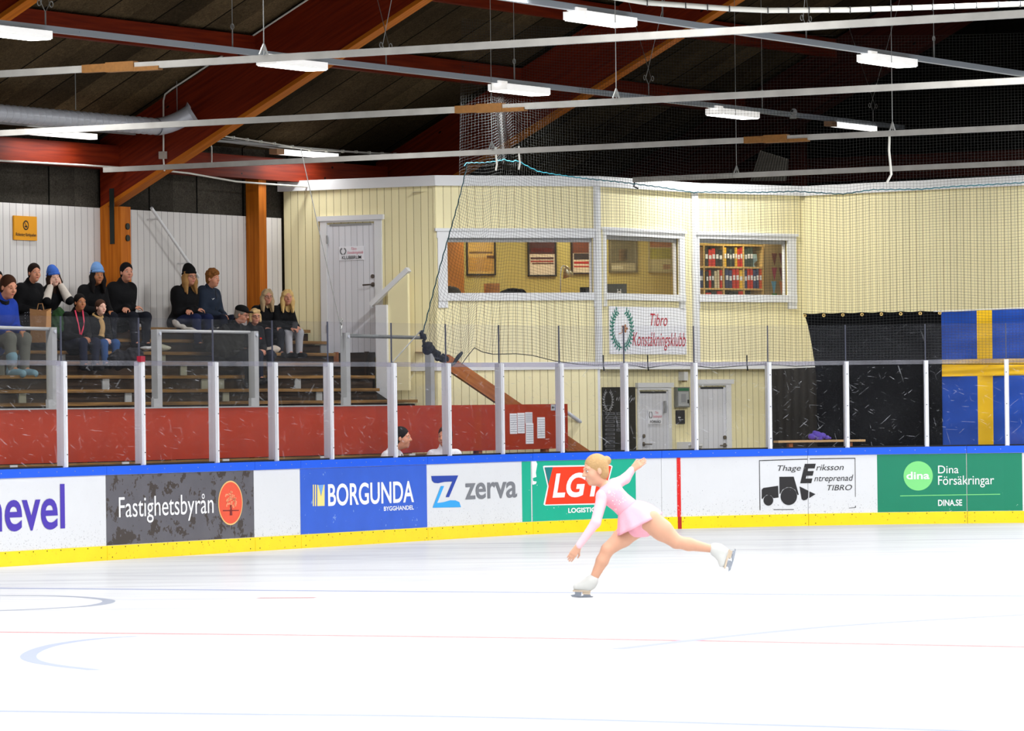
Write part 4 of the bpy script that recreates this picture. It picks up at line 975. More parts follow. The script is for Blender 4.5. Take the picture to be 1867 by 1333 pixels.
poster(1109, 1161, 436, 497, 'faded framed picture behind the bay window', (150, 140, 110), [(.08, .92, .28, .95, (92, 84, 60)), (.35, .65, .35, .7, (120, 92, 60)), (.1, .5, .1, .2, (176, 168, 140))], (96, 86, 62))
poster(1181, 1226, 438, 497, 'unframed-looking poster with a green field behind the bay window', (176, 168, 126), [(.02, .98, .42, .75, (146, 140, 40)), (.05, .95, .78, .96, (150, 96, 60)), (.6, .9, .1, .25, (150, 120, 90))], (160, 150, 110))
# things on the sill
zs = W2[2]; sl = lambda x, t: wp(1, x, 530, -t)[0]
t = thing('desk_lamp', WPt(1, sl(1024, .6), zs - .3, -.6), 'silver desk lamp with a conical shade inside the wide window', 'lamp')
u = sl(1023, .6); P = lambda x, y: on_plane(x, y, CP[1] - NR[1] * .6, NR[1])
MB().tube([P(1022, 560), P(1022, 500), P(1024, 487), P(1027, 484), P(1031, 486)], .008, 8).build('arm', STEEL, t, True)
MB().tube([P(1030, 485), P(1033, 491), P(1037, 505)], [.02, .05, .09], 20).build('shade', mat('lamp_metal', (190, 178, 150), .3, metal=.8), t, True)
MB().tube([P(1022, 565), P(1022, 562)], .08, 16).build('base', STEEL, t)
MB().obox(P(960, 563), (D[1], NR[1], ZV), (1.0, .3, .015)).build('room_table', PINE); o = bpy.data.objects['room_table']; tag(o, 'table inside the wide window holding the desk lamp', 'table')
zt = P(960, 563)[2] + .015
def onsill(name, m, mk, label, cat): mb = MB(); mk(mb); return tag(mb.build(name, m, smooth=True), label, cat)
onsill('duffel_bag', BLKCL, lambda mb: [mb.ell(P(935, 540), (.2, .12, .12)), mb.ell(P(922, 541), (.12, .1, .1)), mb.ell(P(949, 540), (.1, .1, .11))], 'black bag lying below the window in the club room', 'bag')
onsill('jacket_heap', mat('heap', (60, 58, 52), .9, var=.3, vscale=20), lambda mb: [mb.ell(P(826, 540), (.13, .1, .14)), mb.ell(P(820, 531), (.06, .06, .08)), mb.ell(P(836, 546), (.08, .1, .1))], 'dark heap of clothes at the window corner under the slanting net edge', 'clothes')
onsill('cardboard_box', mat('cardboard', (160, 104, 54), .8), lambda mb: mb.obox(P(897, 542), (D[1], NR[1], ZV), (.09, .09, .2)), 'brown box standing at the sill of the wide window', 'box')
onsill('tablet_screen', BLACK, lambda mb: mb.obox(P(1067, 538), (D[1], NR[1] * .8 + ZV * .3, ZV), (.08, .02, .11)), 'black tablet leaning by the corner board of the wide window', 'tablet')
P3 = lambda x, y, t=.5: on_plane(x, y, CP[2] - NR[1] * t, NR[1])
t = thing('monitor', P3(1124, 545, .9), 'dark monitor with a white letter H inside the bay window', 'monitor')
MB().obox(P3(1124, 533, .9), (D[1], NR[1], ZV), (.155, .02, .125)).build('screen', mat('monitor_dark', (58, 58, 56), .4), t)
mb = MB(); zz = P3(1129, 532, .87); text(mb, 'H', lambda a, b: P3(1129, 532, .878) + D[1] * a + ZV * b, -.03, .03, -.04, .04, 0, .02); mb.build('letter', PAPER, t)
MB().obox(P3(1124, 556, .9), (D[1], NR[1], ZV), (.03, .03, .1)).build('stand', BLACK, t)
# binder shelf behind the corner window
SH = .42
def sp4(x, y, t=SH): return wp(3, x, y, -t)
def S4(u, z, t): return WPt(3, u, z, -t)
t = thing('binder_shelf', S4(1.0, 2.6, SH), 'pale wooden pigeonhole shelf full of binders behind the corner window', 'shelf')
SW = mat('shelf_wood', (214, 176, 108), .6)
ux = [sp4(x, 490)[0] for x in (1262, 1284, 1319.5, 1356, 1391.5)]; zy = [sp4(1330, y)[1] for y in (447, 487.5, 527, 566)]
for u in ux[1:]: MB().obox(S4(u, (zy[0] + zy[3]) / 2, SH + .14), (D[3], NR[3], ZV), (.014, .14, (zy[0] - zy[3]) / 2 + .014)).build('upright', SW, t)
for z in zy: MB().obox(S4((ux[0] + ux[-1]) / 2, z, SH + .14), (D[3], NR[3], ZV), ((ux[-1] - ux[0]) / 2, .14, .012)).build('shelf_board', SW, t)
MB().obox(S4((ux[0] + ux[-1]) / 2, (zy[0] + zy[3]) / 2, SH + .285), (D[3], NR[3], ZV), ((ux[-1] - ux[0]) / 2, .006, (zy[0] - zy[3]) / 2)).build('back_panel', DARKW, t)
BC = {'r': ('red', (200, 36, 24)), 'o': ('orange-red', (216, 76, 34)), 'y': ('yellow', (226, 176, 40)), 'g': ('dark green', (50, 66, 60)), 'b': ('navy blue', (40, 52, 100)), 'k': ('black', (28, 28, 28)), 'w': ('cream', (206, 190, 160)), 't': ('brown', (140, 96, 40))}
BN = [('upper cell beside the corner board', 1266, 1283, 449, 486, 't'), ('lower cell beside the corner board', 1266, 1283, 489, 526, 'bb'),
      ('upper cell of the second column', 1286, 1318, 452, 486, 'krrkk'), ('lower cell of the second column', 1288, 1318, 491, 526, 'krkwwr'),
      ('upper cell of the middle column', 1321, 1355, 450, 484, 'ykgkyrr'), ('lower cell of the middle column', 1323, 1355, 489, 524, 'bbrry'),
      ('upper cell of the last column', 1358, 1374, 450, 484, 'ggg'), ('lower cell of the last column', 1358, 1390, 489, 523, 'brrbbo'),
      ('bottom cell of the second column', 1288, 1318, 530, 560, 'rkr'), ('bottom cell of the last column', 1330, 1356, 530, 560, 'kkr')]
for cell, x0, x1, y0, y1, cs in BN:
    w = (x1 - x0) / len(cs); cnt = {}
    for k, c in enumerate(cs):
        nm, rgb = BC[c]; cnt[c] = cnt.get(c, 0) + 1
        u0, z1 = sp4(x0 + w * k + .3, y0); u1, z0 = sp4(x0 + w * (k + 1) - .3, y1); z0 = max([z for z in zy if z < z1 - .05]) + .012
        hgt = (z1 - z0) * (.97 if (k * 7 + len(cs)) % 3 else .9)
        q_ = '' if cs.count(c) == 1 else ORD[cnt[c] - 1] + ' '
        b = thing('ring_binder', S4((u0 + u1) / 2, z0, SH + .05), '%s%s binder in the %s of the shelf' % (q_, nm, cell), 'binder', 'ring binders on the pigeonhole shelf')
        MB().obox(S4((u0 + u1) / 2, z0 + hgt / 2, SH + .12), (D[3], NR[3], ZV), ((u1 - u0) / 2, .11, hgt / 2)).build('cover', mat('binder_' + c, rgb, .5), b)
        if c not in 'tw' and (u1 - u0) > .03: MB().obox(S4((u0 + u1) / 2, z0 + hgt * .55, SH + .008), (D[3], NR[3], ZV), ((u1 - u0) / 2 * .8, .002, hgt * .12)).build('spine_label', PAPER, b)
t = thing('glass_trophy', S4(sp4(1380, 484)[0], zy[1] + .012, SH + .1), 'pale glass trophy bowl in the upper cell of the last shelf column', 'trophy')
mb = MB(); c = S4(sp4(1381, 475)[0], zy[1] + .012, SH + .1); mb.tube([c, c + ZV * .02, c + ZV * .06, c + ZV * .1, c + ZV * .2], [.05, .02, .018, .07, .06], 16); mb.build('bowl', mat('trophy', (150, 180, 190), .2, spec=.8), t, True)
# pennants hanging by the shelf
PN = [(1412, 462, 'r'), (1425, 462, 'r'), (1412, 488, 'p'), (1425, 488, 'r'), (1411, 513, 'c'), (1425, 513, 'o'), (1412, 535, 'l')]
PC = {'r': ('dark red', (110, 26, 30)), 'p': ('pink', (170, 40, 80)), 'c': ('light blue', (90, 150, 180)), 'o': ('orange', (190, 110, 50)), 'l': ('green', (40, 120, 40))}
rown = ['top', 'top', 'middle', 'middle', 'third', 'third', 'lowest']
for k, (x, y, c) in enumerate(PN):
    u, z = sp4(x, y, .3); mb = MB(); mb.prism([S4(u - .055, z, .3), S4(u + .055, z, .3), S4(u, z - .2, .3)], NR[3] * -.004)
    tag(mb.build('pennant', mat('pen_' + c, PC[c][1], .7)), '%s pennant %s in the %s row beside the binder shelf' % (PC[c][0], 'nearer the shelf' if x < 1420 else 'nearer the window edge', rown[k]), 'pennant', 'pennants in the corner window')
mb = MB(); mb.obox(S4(sp4(1416, 490, .45)[0], 3.6, .45), (D[3], NR[3], ZV), (.26, .02, .9)); tag(mb.build('pennant_board', mat('felt', (176, 150, 106), .8)), 'beige hanging board behind the pennants', 'board')
# club sign with wreath
i = 2; u0, z1 = wp(i, 1111.5, 559, .02); u1, z0 = wp(i, 1252, 646, .02); z1 = wp(i, 1180, 560, .02)[1]; z0 = wp(i, 1180, 646, .02)[1]
t = thing('club_sign', WPt(i, (u0 + u1) / 2, z0, .02), 'large white club sign with a green laurel wreath and red script', 'sign')
mb = MB(); wbox(mb, i, u0, u1, z0, z1, .002, .02); mb.build('board', mat('sign_white', (236, 236, 240), .5), t)
sf = lambda u, z: WPt(i, u, z, .023); ut = lambda x, y: wp(i, x, y, .023)
REDI = mat('sign_red', (186, 28, 56), .5); TEAL = mat('laurel', (14, 124, 106), .5)
def wreath(t, sf, ut, cx, y0, y1, rx, m, leaf, n=13):
    mb = MB(); c = ut(cx, (y0 + y1) / 2); hz = (ut(cx, y0)[1] - ut(cx, y1)[1]) / 2; hu = ut(cx + rx, (y0 + y1) / 2)[0] - c[0]
    for sg in (-1, 1):
        pts = []
        for k in range(n + 1):
            a = math.radians(118 - 208 * k / n); pts.append((c[0] + sg * hu * math.cos(math.radians(62 - 150 * k / n)), c[1] + hz * math.sin(math.radians(62 - 150 * k / n))))
        for k in range(n):
            (a, b), (e, f) = pts[k], pts[k + 1]; du, dz = e - a, f - b; l = math.hypot(du, dz); nu, nz = -dz / l, du / l
            w = leaf * .16; mb.face([sf(a + nu * w, b + nz * w), sf(a - nu * w, b - nz * w), sf(e - nu * w, f - nz * w), sf(e + nu * w, f + nz * w)])
            for sd in (-1, 1):
                tip = (a + nu * sd * leaf - du * .5, b + nz * sd * leaf - dz * .5); m1 = ((a + tip[0]) / 2 + du * .4, (b + tip[1]) / 2 + dz * .4); m2 = ((a + tip[0]) / 2 - du * .25, (b + tip[1]) / 2 - dz * .25)
                mb.face([sf(a, b), sf(*m1), sf(*tip), sf(*m2)])
    return mb.build('laurel_wreath', m, t)
wreath(t, sf, ut, 1134, 564, 634, 18, TEAL, .075)
mb = MB(); c = ut(1139, 599)
for k in range(5): a = k * 1.257; mb.face([sf(c[0], c[1]), sf(c[0] + .07 * math.cos(a - .5), c[1] + .05 * math.sin(a - .5)), sf(c[0] + .1 * math.cos(a), c[1] + .07 * math.sin(a)), sf(c[0] + .07 * math.cos(a + .5), c[1] + .05 * math.sin(a + .5))])
mb.build('flower', mat('flower', (172, 112, 70), .6), t)
mb = MB(); tp = [ut(*p) for p in ((1138, 601), (1134, 606), (1128, 608))]
for a, b in zip(tp, tp[1:]): mb.face([sf(a[0], a[1]), sf(b[0], b[1]), sf(b[0], b[1] - .012), sf(a[0], a[1] - .012)])
mb.build('stem', MATS['flower'], t)
mb = MB(); text(mb, 'Tibro', sf, ut(1186, 590)[0], ut(1217, 590)[0], ut(1200, 594)[1], ut(1200, 572)[1], .3); mb.build('lettering', REDI, t)
mb = MB(); text(mb, 'Konståkningsklubb', sf, ut(1153, 620)[0], ut(1250, 620)[0], ut(1200, 631)[1], ut(1200, 606)[1], .3); mb.build('lettering', REDI, t)

# ------------------------------------------------------------------ doors
HAND = mat('handle', (120, 112, 104), .3, metal=.8)
def door(name, i, t0, fr, lf, handle=None, base=None):
    """fr / lf: frame and leaf outlines in the photo (x0, x1, ytop); the foot is at height base"""
    xm = (lf[0] + lf[1]) / 2; w = bpy.data.objects.new(name, None); COL.objects.link(w)
    a0 = wp(i, fr[0], fr[2] + 30, t0)[0]; a1 = wp(i, fr[1], fr[2] + 30, t0)[0]; zt = wp(i, xm, fr[2], t0)[1]
    b0 = wp(i, lf[0], lf[2] + 30, t0)[0]; b1 = wp(i, lf[1], lf[2] + 30, t0)[0]; zl = wp(i, xm, lf[2], t0)[1]
    w.location = WPt(i, (b0 + b1) / 2, base, t0); WL[w.name] = A3(*w.location); struct(w)
    mb = MB()
    wbox(mb, i, a0 + .01, b0, base, zl, t0, t0 + .03); wbox(mb, i, b1, a1 - .01, base, zl, t0, t0 + .03); wbox(mb, i, a0 + .01, a1 - .01, zl, zt - .03, t0, t0 + .03); wbox(mb, i, a0 - .03, a1 + .03, zt - .07, zt, t0, t0 + .05)
    mb.build('frame', WHITE, w)
    d = MB(); P_ = lambda u, z: WPt(i, u, z, t0 + .012); d.face([P_(b0, base), P_(b1, base), P_(b1, zl - .03), P_(b0, zl - .03)], [(0, 0), (b1 - b0, 0), (b1 - b0, 2), (0, 2)]); lfm = d.build('leaf', DPL, w)
    mb = MB(); wbox(mb, i, b0 + .05, b1 - .05, zl - .05, zl - .02, t0 + .005, t0 + .02); mb.build('draught_strip', INK if name != 'door_1' else GREYP, w)
    if handle:
        x, y, sg = handle; u, z = wp(i, x, y, t0); mb = MB()
        mb.tube([WPt(i, u, z, t0 + .01), WPt(i, u, z, t0 + .06), WPt(i, u + sg * .02, z, t0 + .07), WPt(i, u + sg * .14, z - .003, t0 + .07)], .011, 8); mb.tube([WPt(i, u, z, t0 + .012), WPt(i, u, z, t0 + .02)], .035, 14); mb.build('door_handle', HAND, w)
        mb = MB(); mb.tube([WPt(i, u, z + .12, t0 + .012), WPt(i, u, z + .12, t0 + .03)], .03, 14); mb.build('lock', HAND, w)
    return w, (b0, b1, zl)
def door_sign(i, t0, x0, x1, y0, y1, txt, label):
    u0, u1 = wp(i, x0, y0, t0)[0], wp(i, x1, y0, t0)[0]; z1 = wp(i, x0, y0, t0)[1]; z0 = wp(i, x0, y1, t0)[1]
    t = thing('door_sign', WPt(i, (u0 + u1) / 2, z0, t0), label, 'sign', 'club door signs'); mb = MB(); wbox(mb, i, u0, u1, z0, z1, t0, t0 + .008); mb.build('plate', MATS['sign_white'], t)
    sf = lambda u, z: WPt(i, u, z, t0 + .011); ut = lambda x, y: wp(i, x, y, t0); du, dz = u1 - u0, z1 - z0
    mb = MB(); text(mb, txt, sf, u0 + du * .12, u0 + du * .9, z0 + dz * .08, z0 + dz * .32, 0, .012); mb.build('lettering', INK, t)
    mb = MB(); text(mb, 'Tibro', sf, u0 + du * .5, u0 + du * .72, z0 + dz * .74, z0 + dz * .92, .3); text(mb, 'Konståkningsklubb', sf, u0 + du * .34, u0 + du * .98, z0 + dz * .46, z0 + dz * .66, .3); mb.build('small_lettering', mat('sign_pink', (212, 110, 130), .6), t)
    cx = x0 + (x1 - x0) * .17; wreath(t, sf, ut, cx, y0 + (y1 - y0) * .1, y0 + (y1 - y0) * .56, (x1 - x0) * .11, INK, .014, 9)
    return t
door('door_1', 0, .002, (584, 698, 393), (597, 684, 405), (681, 519, -1), wp(0, 640, 652)[1])
door_sign(0, .016, 618.5, 663.5, 450, 475, 'KLUBBRUM', 'white sign reading club room on the upper white door')
mb = MB()
for y in (437, 600): u, z = wp(0, 596.5, y, .03); mb.tube([WPt(0, u, z - .06, .035), WPt(0, u, z + .06, .035)], .012, 8)
mb.build('hinge', GREYP, bpy.data.objects['door_1'])
tg = -RE + .002
_, (b0, b1, zl) = door('door_2', 2, tg, (1160.5, 1222, 698), (1163, 1216, 711), (1172, 810, 1), .0)
door_sign(2, tg + .016, 1181, 1206, 748, 773.5, 'FÖRRÅD', 'white sign reading storage on the lower white door')
door('door_3', 3, tg, (1270, 1332, 692), (1272, 1322, 703), (1320, 812, -1), .0)
mb = MB(); u, z = wp(2, 1214, 742, tg + .05); mb.tube([WPt(2, u, z - .09, tg + .04), WPt(2, u, z, tg + .05), WPt(2, u, z + .09, tg + .04)], .02, 8); mb.build('hinge', GREYP, bpy.data.objects['door_2'])
# parapet and handrail by the upper door
i = 0; pu = lambda x, y, t=.25: wp(i, x, y, t)
u0, _ = pu(688, 600); u1, _ = pu(708, 600); zc = pu(698, 556)[1]
t = thing('stair_parapet', WPt(i, u0, 1.9, .25), 'short sloping yellow parapet with white cap and post beside the club room door', 'parapet')
mb = MB(); wbox(mb, i, u0, u1, 1.75, zc, .17, .3); mb.build('newel_post', WHITE, t)
a, b = pu(677, 556), pu(745, 491)
MB().beam(WPt(i, *a, .25), WPt(i, *b, .25), .07, .09, up=NR[0]).build('cap_rail', WHITE, t)
mb = MB(); mb.prism([WPt(i, u1, 2.0, .19), WPt(i, b[0] - .02, 2.0, .19), WPt(i, b[0] - .02, b[1] - .02, .19), WPt(i, u1, pu(708, 526)[1] - .02, .19)], NR[0] * .06, [(u1, 0), (b[0], 0), (b[0], 2), (u1, 2)]); mb.build('panel', YELS, t)
# dark timber under the door
t = thing('door_step_timbers', SO(sE - .05, 3.4, 1.7), 'dark stained timber boards and uprights below the club room door', 'timber')
mb = MB(); a = wp(0, 628, 642, .05); b = wp(0, 681, 726, .05); wbox(mb, 0, a[0] - .5, b[0] + .02, 1.6, a[1] - .01, .02, .06); mb.build('back_board', DARKW, t)
for x in (612, 668): u = wp(0, x, 680, .1)[0]; mb = MB(); wbox(mb, 0, u - .03, u + .03, 1.7, a[1], .06, .1); mb.build('upright', PINE if x < 640 else DARKW, t)
# black board with list plates
i = 2
def gl(x, y, t=0.0): return wp(i, x, y, tg + t)
u0, z1 = gl(1097, 707); u1, z0 = gl(1158, 830); z1 = gl(1128, 706)[1]
t = thing('list_board', WPt(i, u0, 0, tg), 'black notice board with a white chalked emblem and rows of name plates', 'board')
mb = MB(); wbox(mb, i, u0, u1, .25, z1, tg, tg + .02); mb.build('panel', mat('list_black', (16, 16, 18), .35), t)
CH = mat('chalk', (150, 150, 150), .7); sf = lambda u, z: WPt(i, u, z, tg + .023); ut = lambda x, y: gl(x, y, .023)
wreath(t, sf, ut, 1109, 712, 748, 8, CH, .035, 10)
mb = MB(); rr = random.Random(2)
for k in range(9):
    x = 1121 + k * 3.9; mb.face([sf(*gl(x, 731 - rr.random() * 2)), sf(*gl(x + .9, 731)), sf(*gl(x + 2.6, 724 + rr.random() * 3)), sf(*gl(x + 1.6, 724))])
mb.build('chalk_line', CH, t)
PL = mat('name_plate', (92, 92, 96), .4); PLX = mat('plate_line', (24, 24, 26), .5)
for c, (x0, x1) in enumerate(((1101, 1118), (1121, 1136))):
    for r in range(10 if c == 0 else 5):
        y = 752 + r * 7.4
        a, b = gl(x0, y), gl(x1, y + 4.6); zt_ = gl((x0 + x1) / 2, y)[1]; zb_ = gl((x0 + x1) / 2, y + 4.8)[1]
        mb = MB(); wbox(mb, i, a[0], b[0], zb_, zt_, tg + .02, tg + .03); pl = mb.build('name_plate', PL, t)
        mb = MB(); wbox(mb, i, a[0] + .03, b[0] - .04, (zb_ + zt_) / 2 - .006, (zb_ + zt_) / 2 + .008, tg + .03, tg + .032); mb.build('engraved_line', PLX, pl)
# notice case, dark poster, lamp, letter boxes
def lbox(name, x0, x1, y0, y1, m, label, cat, d=.03, parts=()):
    a = gl(x0, (y0 + y1) / 2)[0]; b = gl(x1, (y0 + y1) / 2)[0]; zt_ = gl((x0 + x1) / 2, y0)[1]; zb_ = gl((x0 + x1) / 2, y1)[1]
    t = thing(name, WPt(i, (a + b) / 2, zb_, tg), label, cat); mb = MB(); wbox(mb, i, a, b, zb_, zt_, tg, tg + d); mb.build('body', m, t)
    for nm, p, q_, r_, s_, mm, dd in parts:
        mb = MB(); wbox(mb, i, a + (b - a) * p, a + (b - a) * q_, zb_ + (zt_ - zb_) * r_, zb_ + (zt_ - zb_) * s_, tg + d, tg + d + dd); mb.build(nm, mm, t)
    return t
lbox('notice_case', 1229, 1252.5, 706, 743, mat('case_grey', (120, 122, 118), .5), 'flat grey notice case with a green heading between the two lower doors', 'notice board', .05,
     [('green_heading', .08, .92, .82, .95, mat('head_green', (28, 110, 70), .5), .004), ('paper', .1, .9, .08, .78, mat('paper_grey', (176, 178, 178), .7), .003), ('map_frame', .32, .68, .25, .66, mat('map_line', (150, 152, 156), .6), .005), ('stamp', .8, .93, .2, .38, INK, .005)])
lbox('dark_poster', 1232, 1247.5, 748, 773, mat('poster_navy', (22, 24, 42), .5), 'small dark navy poster below the grey notice case', 'poster', .012, [('white_mark', .2, .5, .45, .5, PAPER, .002), ('white_mark', .3, .8, .3, .33, PAPER, .002)])
lbox('wall_lamp', 1237, 1244, 678, 694, WHITE, 'small white outdoor lamp under the belt board above the notice case', 'lamp', .1, [('lamp_base', .1, .7, -.18, .0, mat('lamp_amber', (130, 110, 70), .5), -.05)])
lbox('letter_box', 1234, 1247, 806, 832, WHITE, 'first white letter box at the foot of the wall beside the storage door', 'letter box', .2, [('flap', .05, .95, .75, .9, MATS['sign_white'], .02)])
lbox('letter_box', 1248, 1262, 808, 832, WHITE, 'second white letter box, partly hidden by a glass post', 'letter box', .18, [('flap', .05, .95, .75, .85, MATS['sign_white'], .02), ('slot', .2, .8, .55, .6, INK, .004)])
# ------------------------------------------------------------------ netting behind the glass
rn = random.Random(11)
NO = .4
def spx(x, z, off=NO):
    return bs(x, z, off)
t = thing('safety_net', bpath(bs(1300), NO) + ZV * 2.3, 'large dark safety net hanging behind the glass in front of the yellow building', 'net')
sR = bs(1900, 4, NO) + .4
ropept = [(845, 302), (850, 297), (880, 297), (905, 294), (918, 291), (930, 295), (942, 293), (960, 303), (980, 313), (1010, 318), (1060, 325), (1130, 332), (1200, 341), (1262, 351), (1300, 350), (1380, 351), (1450, 349), (1535, 354), (1550, 352), (1590, 346), (1680, 345), (1740, 340), (1800, 337), (1900, 331)]
botpt = [(765, 605), (775, 630), (790, 650), (815, 662), (842, 664), (852, 650), (865, 634), (880, 642), (900, 646), (940, 645), (970, 648), (1010, 658), (1050, 664), (1085, 666), (1140, 664), (1180, 671), (1230, 664), (1265, 667), (1300, 671), (1395, 664), (1450, 668), (1540, 664), (1690, 664), (1900, 664)]
NOFF = .42
def offn(s): return .42
def netpt(px, py, off=.42): return bsz(px, py, off)
RP = [netpt(*p) for p in ropept]; BP = [netpt(*p) for p in botpt]
MESHW = .046
sT0, sB0 = RP[0][0], BP[0][0]
nv = int((sR - sT0) / MESHW); nh = 62
rs_ = np.array([p[0] for p in RP]); rz_ = np.array([p[1] for p in RP]); bs_ = np.array([p[0] for p in BP]); bz_ = np.array([p[1] for p in BP])
def lower_pt(i, v):
    """column i, v = 0 at the rope, 1 at the bottom"""
    sT = sT0 + i * MESHW
    w = max(0.0, 1 - i / 34.0)
    sBt = sT - (sT0 - sB0) * w ** 1.0
    s = sT + (sBt - sT) * v ** 1.15
    zt = np.interp(sT, rs_, rz_); zb = np.interp(sBt, bs_, bz_)
    off = NOFF + .05 * math.sin(s * 2.1 + v * 2) + .03 * math.sin(s * 7 + v * 5) * v
    return bpath(s, off) + ZV * (zt + (zb - zt) * v + .025 * math.sin(s * 3.1) * v * (1 - v) * 4)
def twine(mb, pts, r):
    n = 3; k = len(mb.v); m = len(pts)
    for i in range(m):
        tt = pts[min(i + 1, m - 1)] - pts[max(i - 1, 0)]; tt = tt / (np.linalg.norm(tt) + 1e-9)
        ref = ZV if abs(tt[2]) < .8 else A3(.6, .8, 0)
        a = np.cross(tt, ref); a /= np.linalg.norm(a); b = np.cross(a, tt)
        for j in range(n): th = 2.0944 * j; mb.v.append(tuple(pts[i] + (a * math.cos(th) + b * math.sin(th)) * r))
    for i in range(m - 1):
        for j in range(n):
            mb.f.append((k + i * n + j, k + i * n + (j + 1) % n, k + (i + 1) * n + (j + 1) % n, k + (i + 1) * n + j)); mb.uv += [(0, 0)] * 4
TW = .0017
grid = [[lower_pt(i, j / nh) for j in range(nh + 1)] for i in range(nv + 1)]
mb = MB()
for i in range(nv + 1): twine(mb, grid[i][::2] if nh % 2 == 0 else grid[i], TW)
for j in range(nh + 1): twine(mb, [grid[i][j] for i in range(nv + 1)], TW)
mb.build('netting', NETM, t)
# upper net from the rope to the roof
zt = 7.0; nu = int((zt - 4.6) / MESHW)
def upper_pt(i, j):
    s = sT0 + .02 + i * MESHW; zb = np.interp(s, rs_, rz_); v = j / nu
    w = math.exp(-i * MESHW * 1.1)
    z = zb + (zt - zb) * v
    sag = -.14 * math.exp(-((i * MESHW - .0) / .35) ** 2) * (1 - v) + .07 * math.sin(i * .9 + v * 9) * math.exp(-((i * MESHW - 1.0) / .35) ** 2) * (1 - v)
    off = NOFF + .05 * math.sin(s * 2.1) + .16 * math.sin(i * MESHW * 6 + 1) * math.exp(-i * MESHW * .8) * (1 - v * .6)
    return bpath(s, off) + ZV * (z + sag)
grid = [[upper_pt(i, j) for j in range(nu + 1)] for i in range(nv + 1)]
mb = MB()
for i in range(nv + 1): twine(mb, grid[i][::2], TW)
for j in range(nu + 1): twine(mb, [grid[i][j] for i in range(nv + 1)], TW)
mb.build('upper_netting', NETM, t)
MB().tube([bpath(s, NOFF - .01) + ZV * (z + .005 * ((k % 2) * 2 - 1)) for k, (s, z) in enumerate([(s, np.interp(s, rs_, rz_)) for s in np.arange(sT0, sR, .06)])], .008, 5).build('border_rope', ROPE, t)
ed = [lower_pt(0, v) for v in np.linspace(0, 1, 30)]
MB().tube([p + E_ * .008 * ((k % 2) * 2 - 1) for k, p in enumerate(ed)], .008, 5).build('edge_rope', mat('rope_dark', (20, 58, 64), .8), t)
mb = MB()                                                     # bunched-up corner
cl = [(768, 606), (774, 616), (776, 630), (781, 637), (788, 634), (795, 640), (800, 652), (806, 656), (812, 652), (816, 658)]
P = [bpath(*[netpt(x, y, .5)[0], .5]) + ZV * netpt(x, y, .5)[1] for x, y in cl]; Q = []; R_ = []
for a, b, ra_, rb_ in zip(P, P[1:], [.02, .03, .05, .06, .035, .03, .035, .045, .03], [.03, .05, .06, .035, .03, .035, .045, .03, .02]):
    for k in range(5): Q.append(a + (b - a) * k / 5 + A3(rn.uniform(-.02, .02), 0, rn.uniform(-.02, .02))); R_.append(ra_ + (rb_ - ra_) * k / 5 + rn.uniform(-.018, .022))
mb.tube(Q, R_, 9)
cl = [(816, 672), (828, 662), (836, 650), (842, 643)]
P = [bpath(*[netpt(x, y, .38)[0], .38]) + ZV * netpt(x, y, .38)[1] for x, y in cl]; mb.tube(P, [.012, .022, .03, .02], 7); mb.build('bunched_netting', NETB, t, True)
mb = MB(); P = [bpath(*[netpt(x, y, NOFF)[0], NOFF]) + ZV * netpt(x, y, NOFF)[1] for x, y in botpt[4:]]; mb.tube(P, .006, 5)
for x in (1100, 1181, 1362): s, z = netpt(x, 668, NOFF); mb.tube([bpath(s, NOFF) + ZV * (z + .16), bpath(s, NOFF) + ZV * (z + .03), bpath(s, NOFF) + ZV * (z - .06) + E_ * .02], .01, 5)
mb.build('bottom_cord', NETB, t)
p0 = bpath(*[netpt(766, 604, .5)[0], .5]) + ZV * netpt(766, 604, .5)[1]; p1 = on_o(716, 660, .12)
MB().tube([p0, p1], .008, 5).build('tie_line', WIRE, t)
tie = so(on_o(622, 600, 1.0)); mb = MB(); p1 = SO(tie[0], 1.0, tie[2]); p2 = on_o(548, 270, 1.0); mb.tube([p1, p2], .006, 5)
mb.tube([p1 + ZV * d + E_ * e for d, e in ((0, 0), (.05, .02), (.09, -.02), (.13, .02), (.1, .03))], .014, 5); mb.tube([p1, p1 - ZV * .09], .01, 5); tag(mb.build('guy_wire', WIRE), 'thin wire rising past the club room door from the grey post to the ceiling', 'wire')

# ------------------------------------------------------------------ black tarp, flag, things at the end boards
def cloth(mb, x0, x1, ztop, zbot, off, nu, nv, folds, edge=None):
    """hanging cloth along the boards' path; edge(v) moves the first edge (metres along)"""
    s0, s1 = x0, x1; G = []
    for i in range(nu + 1):
        row = []
        for j in range(nv + 1):
            v = j / nv; a = s0 + (edge(v) if edge else 0); s = a + (s1 - a) * i / nu
            z = ztop(s) + (zbot - ztop(s)) * v
            row.append((bpath(s, off + folds(s, v)) + ZV * z, (s, z)))
        G.append(row)
    for i in range(nu):
        for j in range(nv):
            q = [G[i][j], G[i + 1][j], G[i + 1][j + 1], G[i][j + 1]]; mb.face([p for p, _ in q], [u for _, u in q])
    return mb
TO = .62
sa, za = bsz(1464, 571, TO); sb, zb = bsz(1716, 566, TO); s_m = bsz(1488, 666, TO)[0]
t = thing('black_tarp', bpath((sa + sb) / 2, TO), 'large black tarp with brass eyelets hanging behind the glass beside the flag', 'tarp')
zt_ = lambda s: za + (zb - za) * (s - sa) / (sb - sa) - .012 * abs(math.sin((s - sa) / (sb - sa) * math.pi * 7))
cloth(MB(), sa, sb, zt_, 1.0, TO, 60, 24, lambda s, v: .02 * math.sin(s * 6 + v) * v, edge=lambda v: (s_m - sa) * min(1, v * 2.3) ** .6).build('sheet', BLKCL, t, True)
mb = MB()
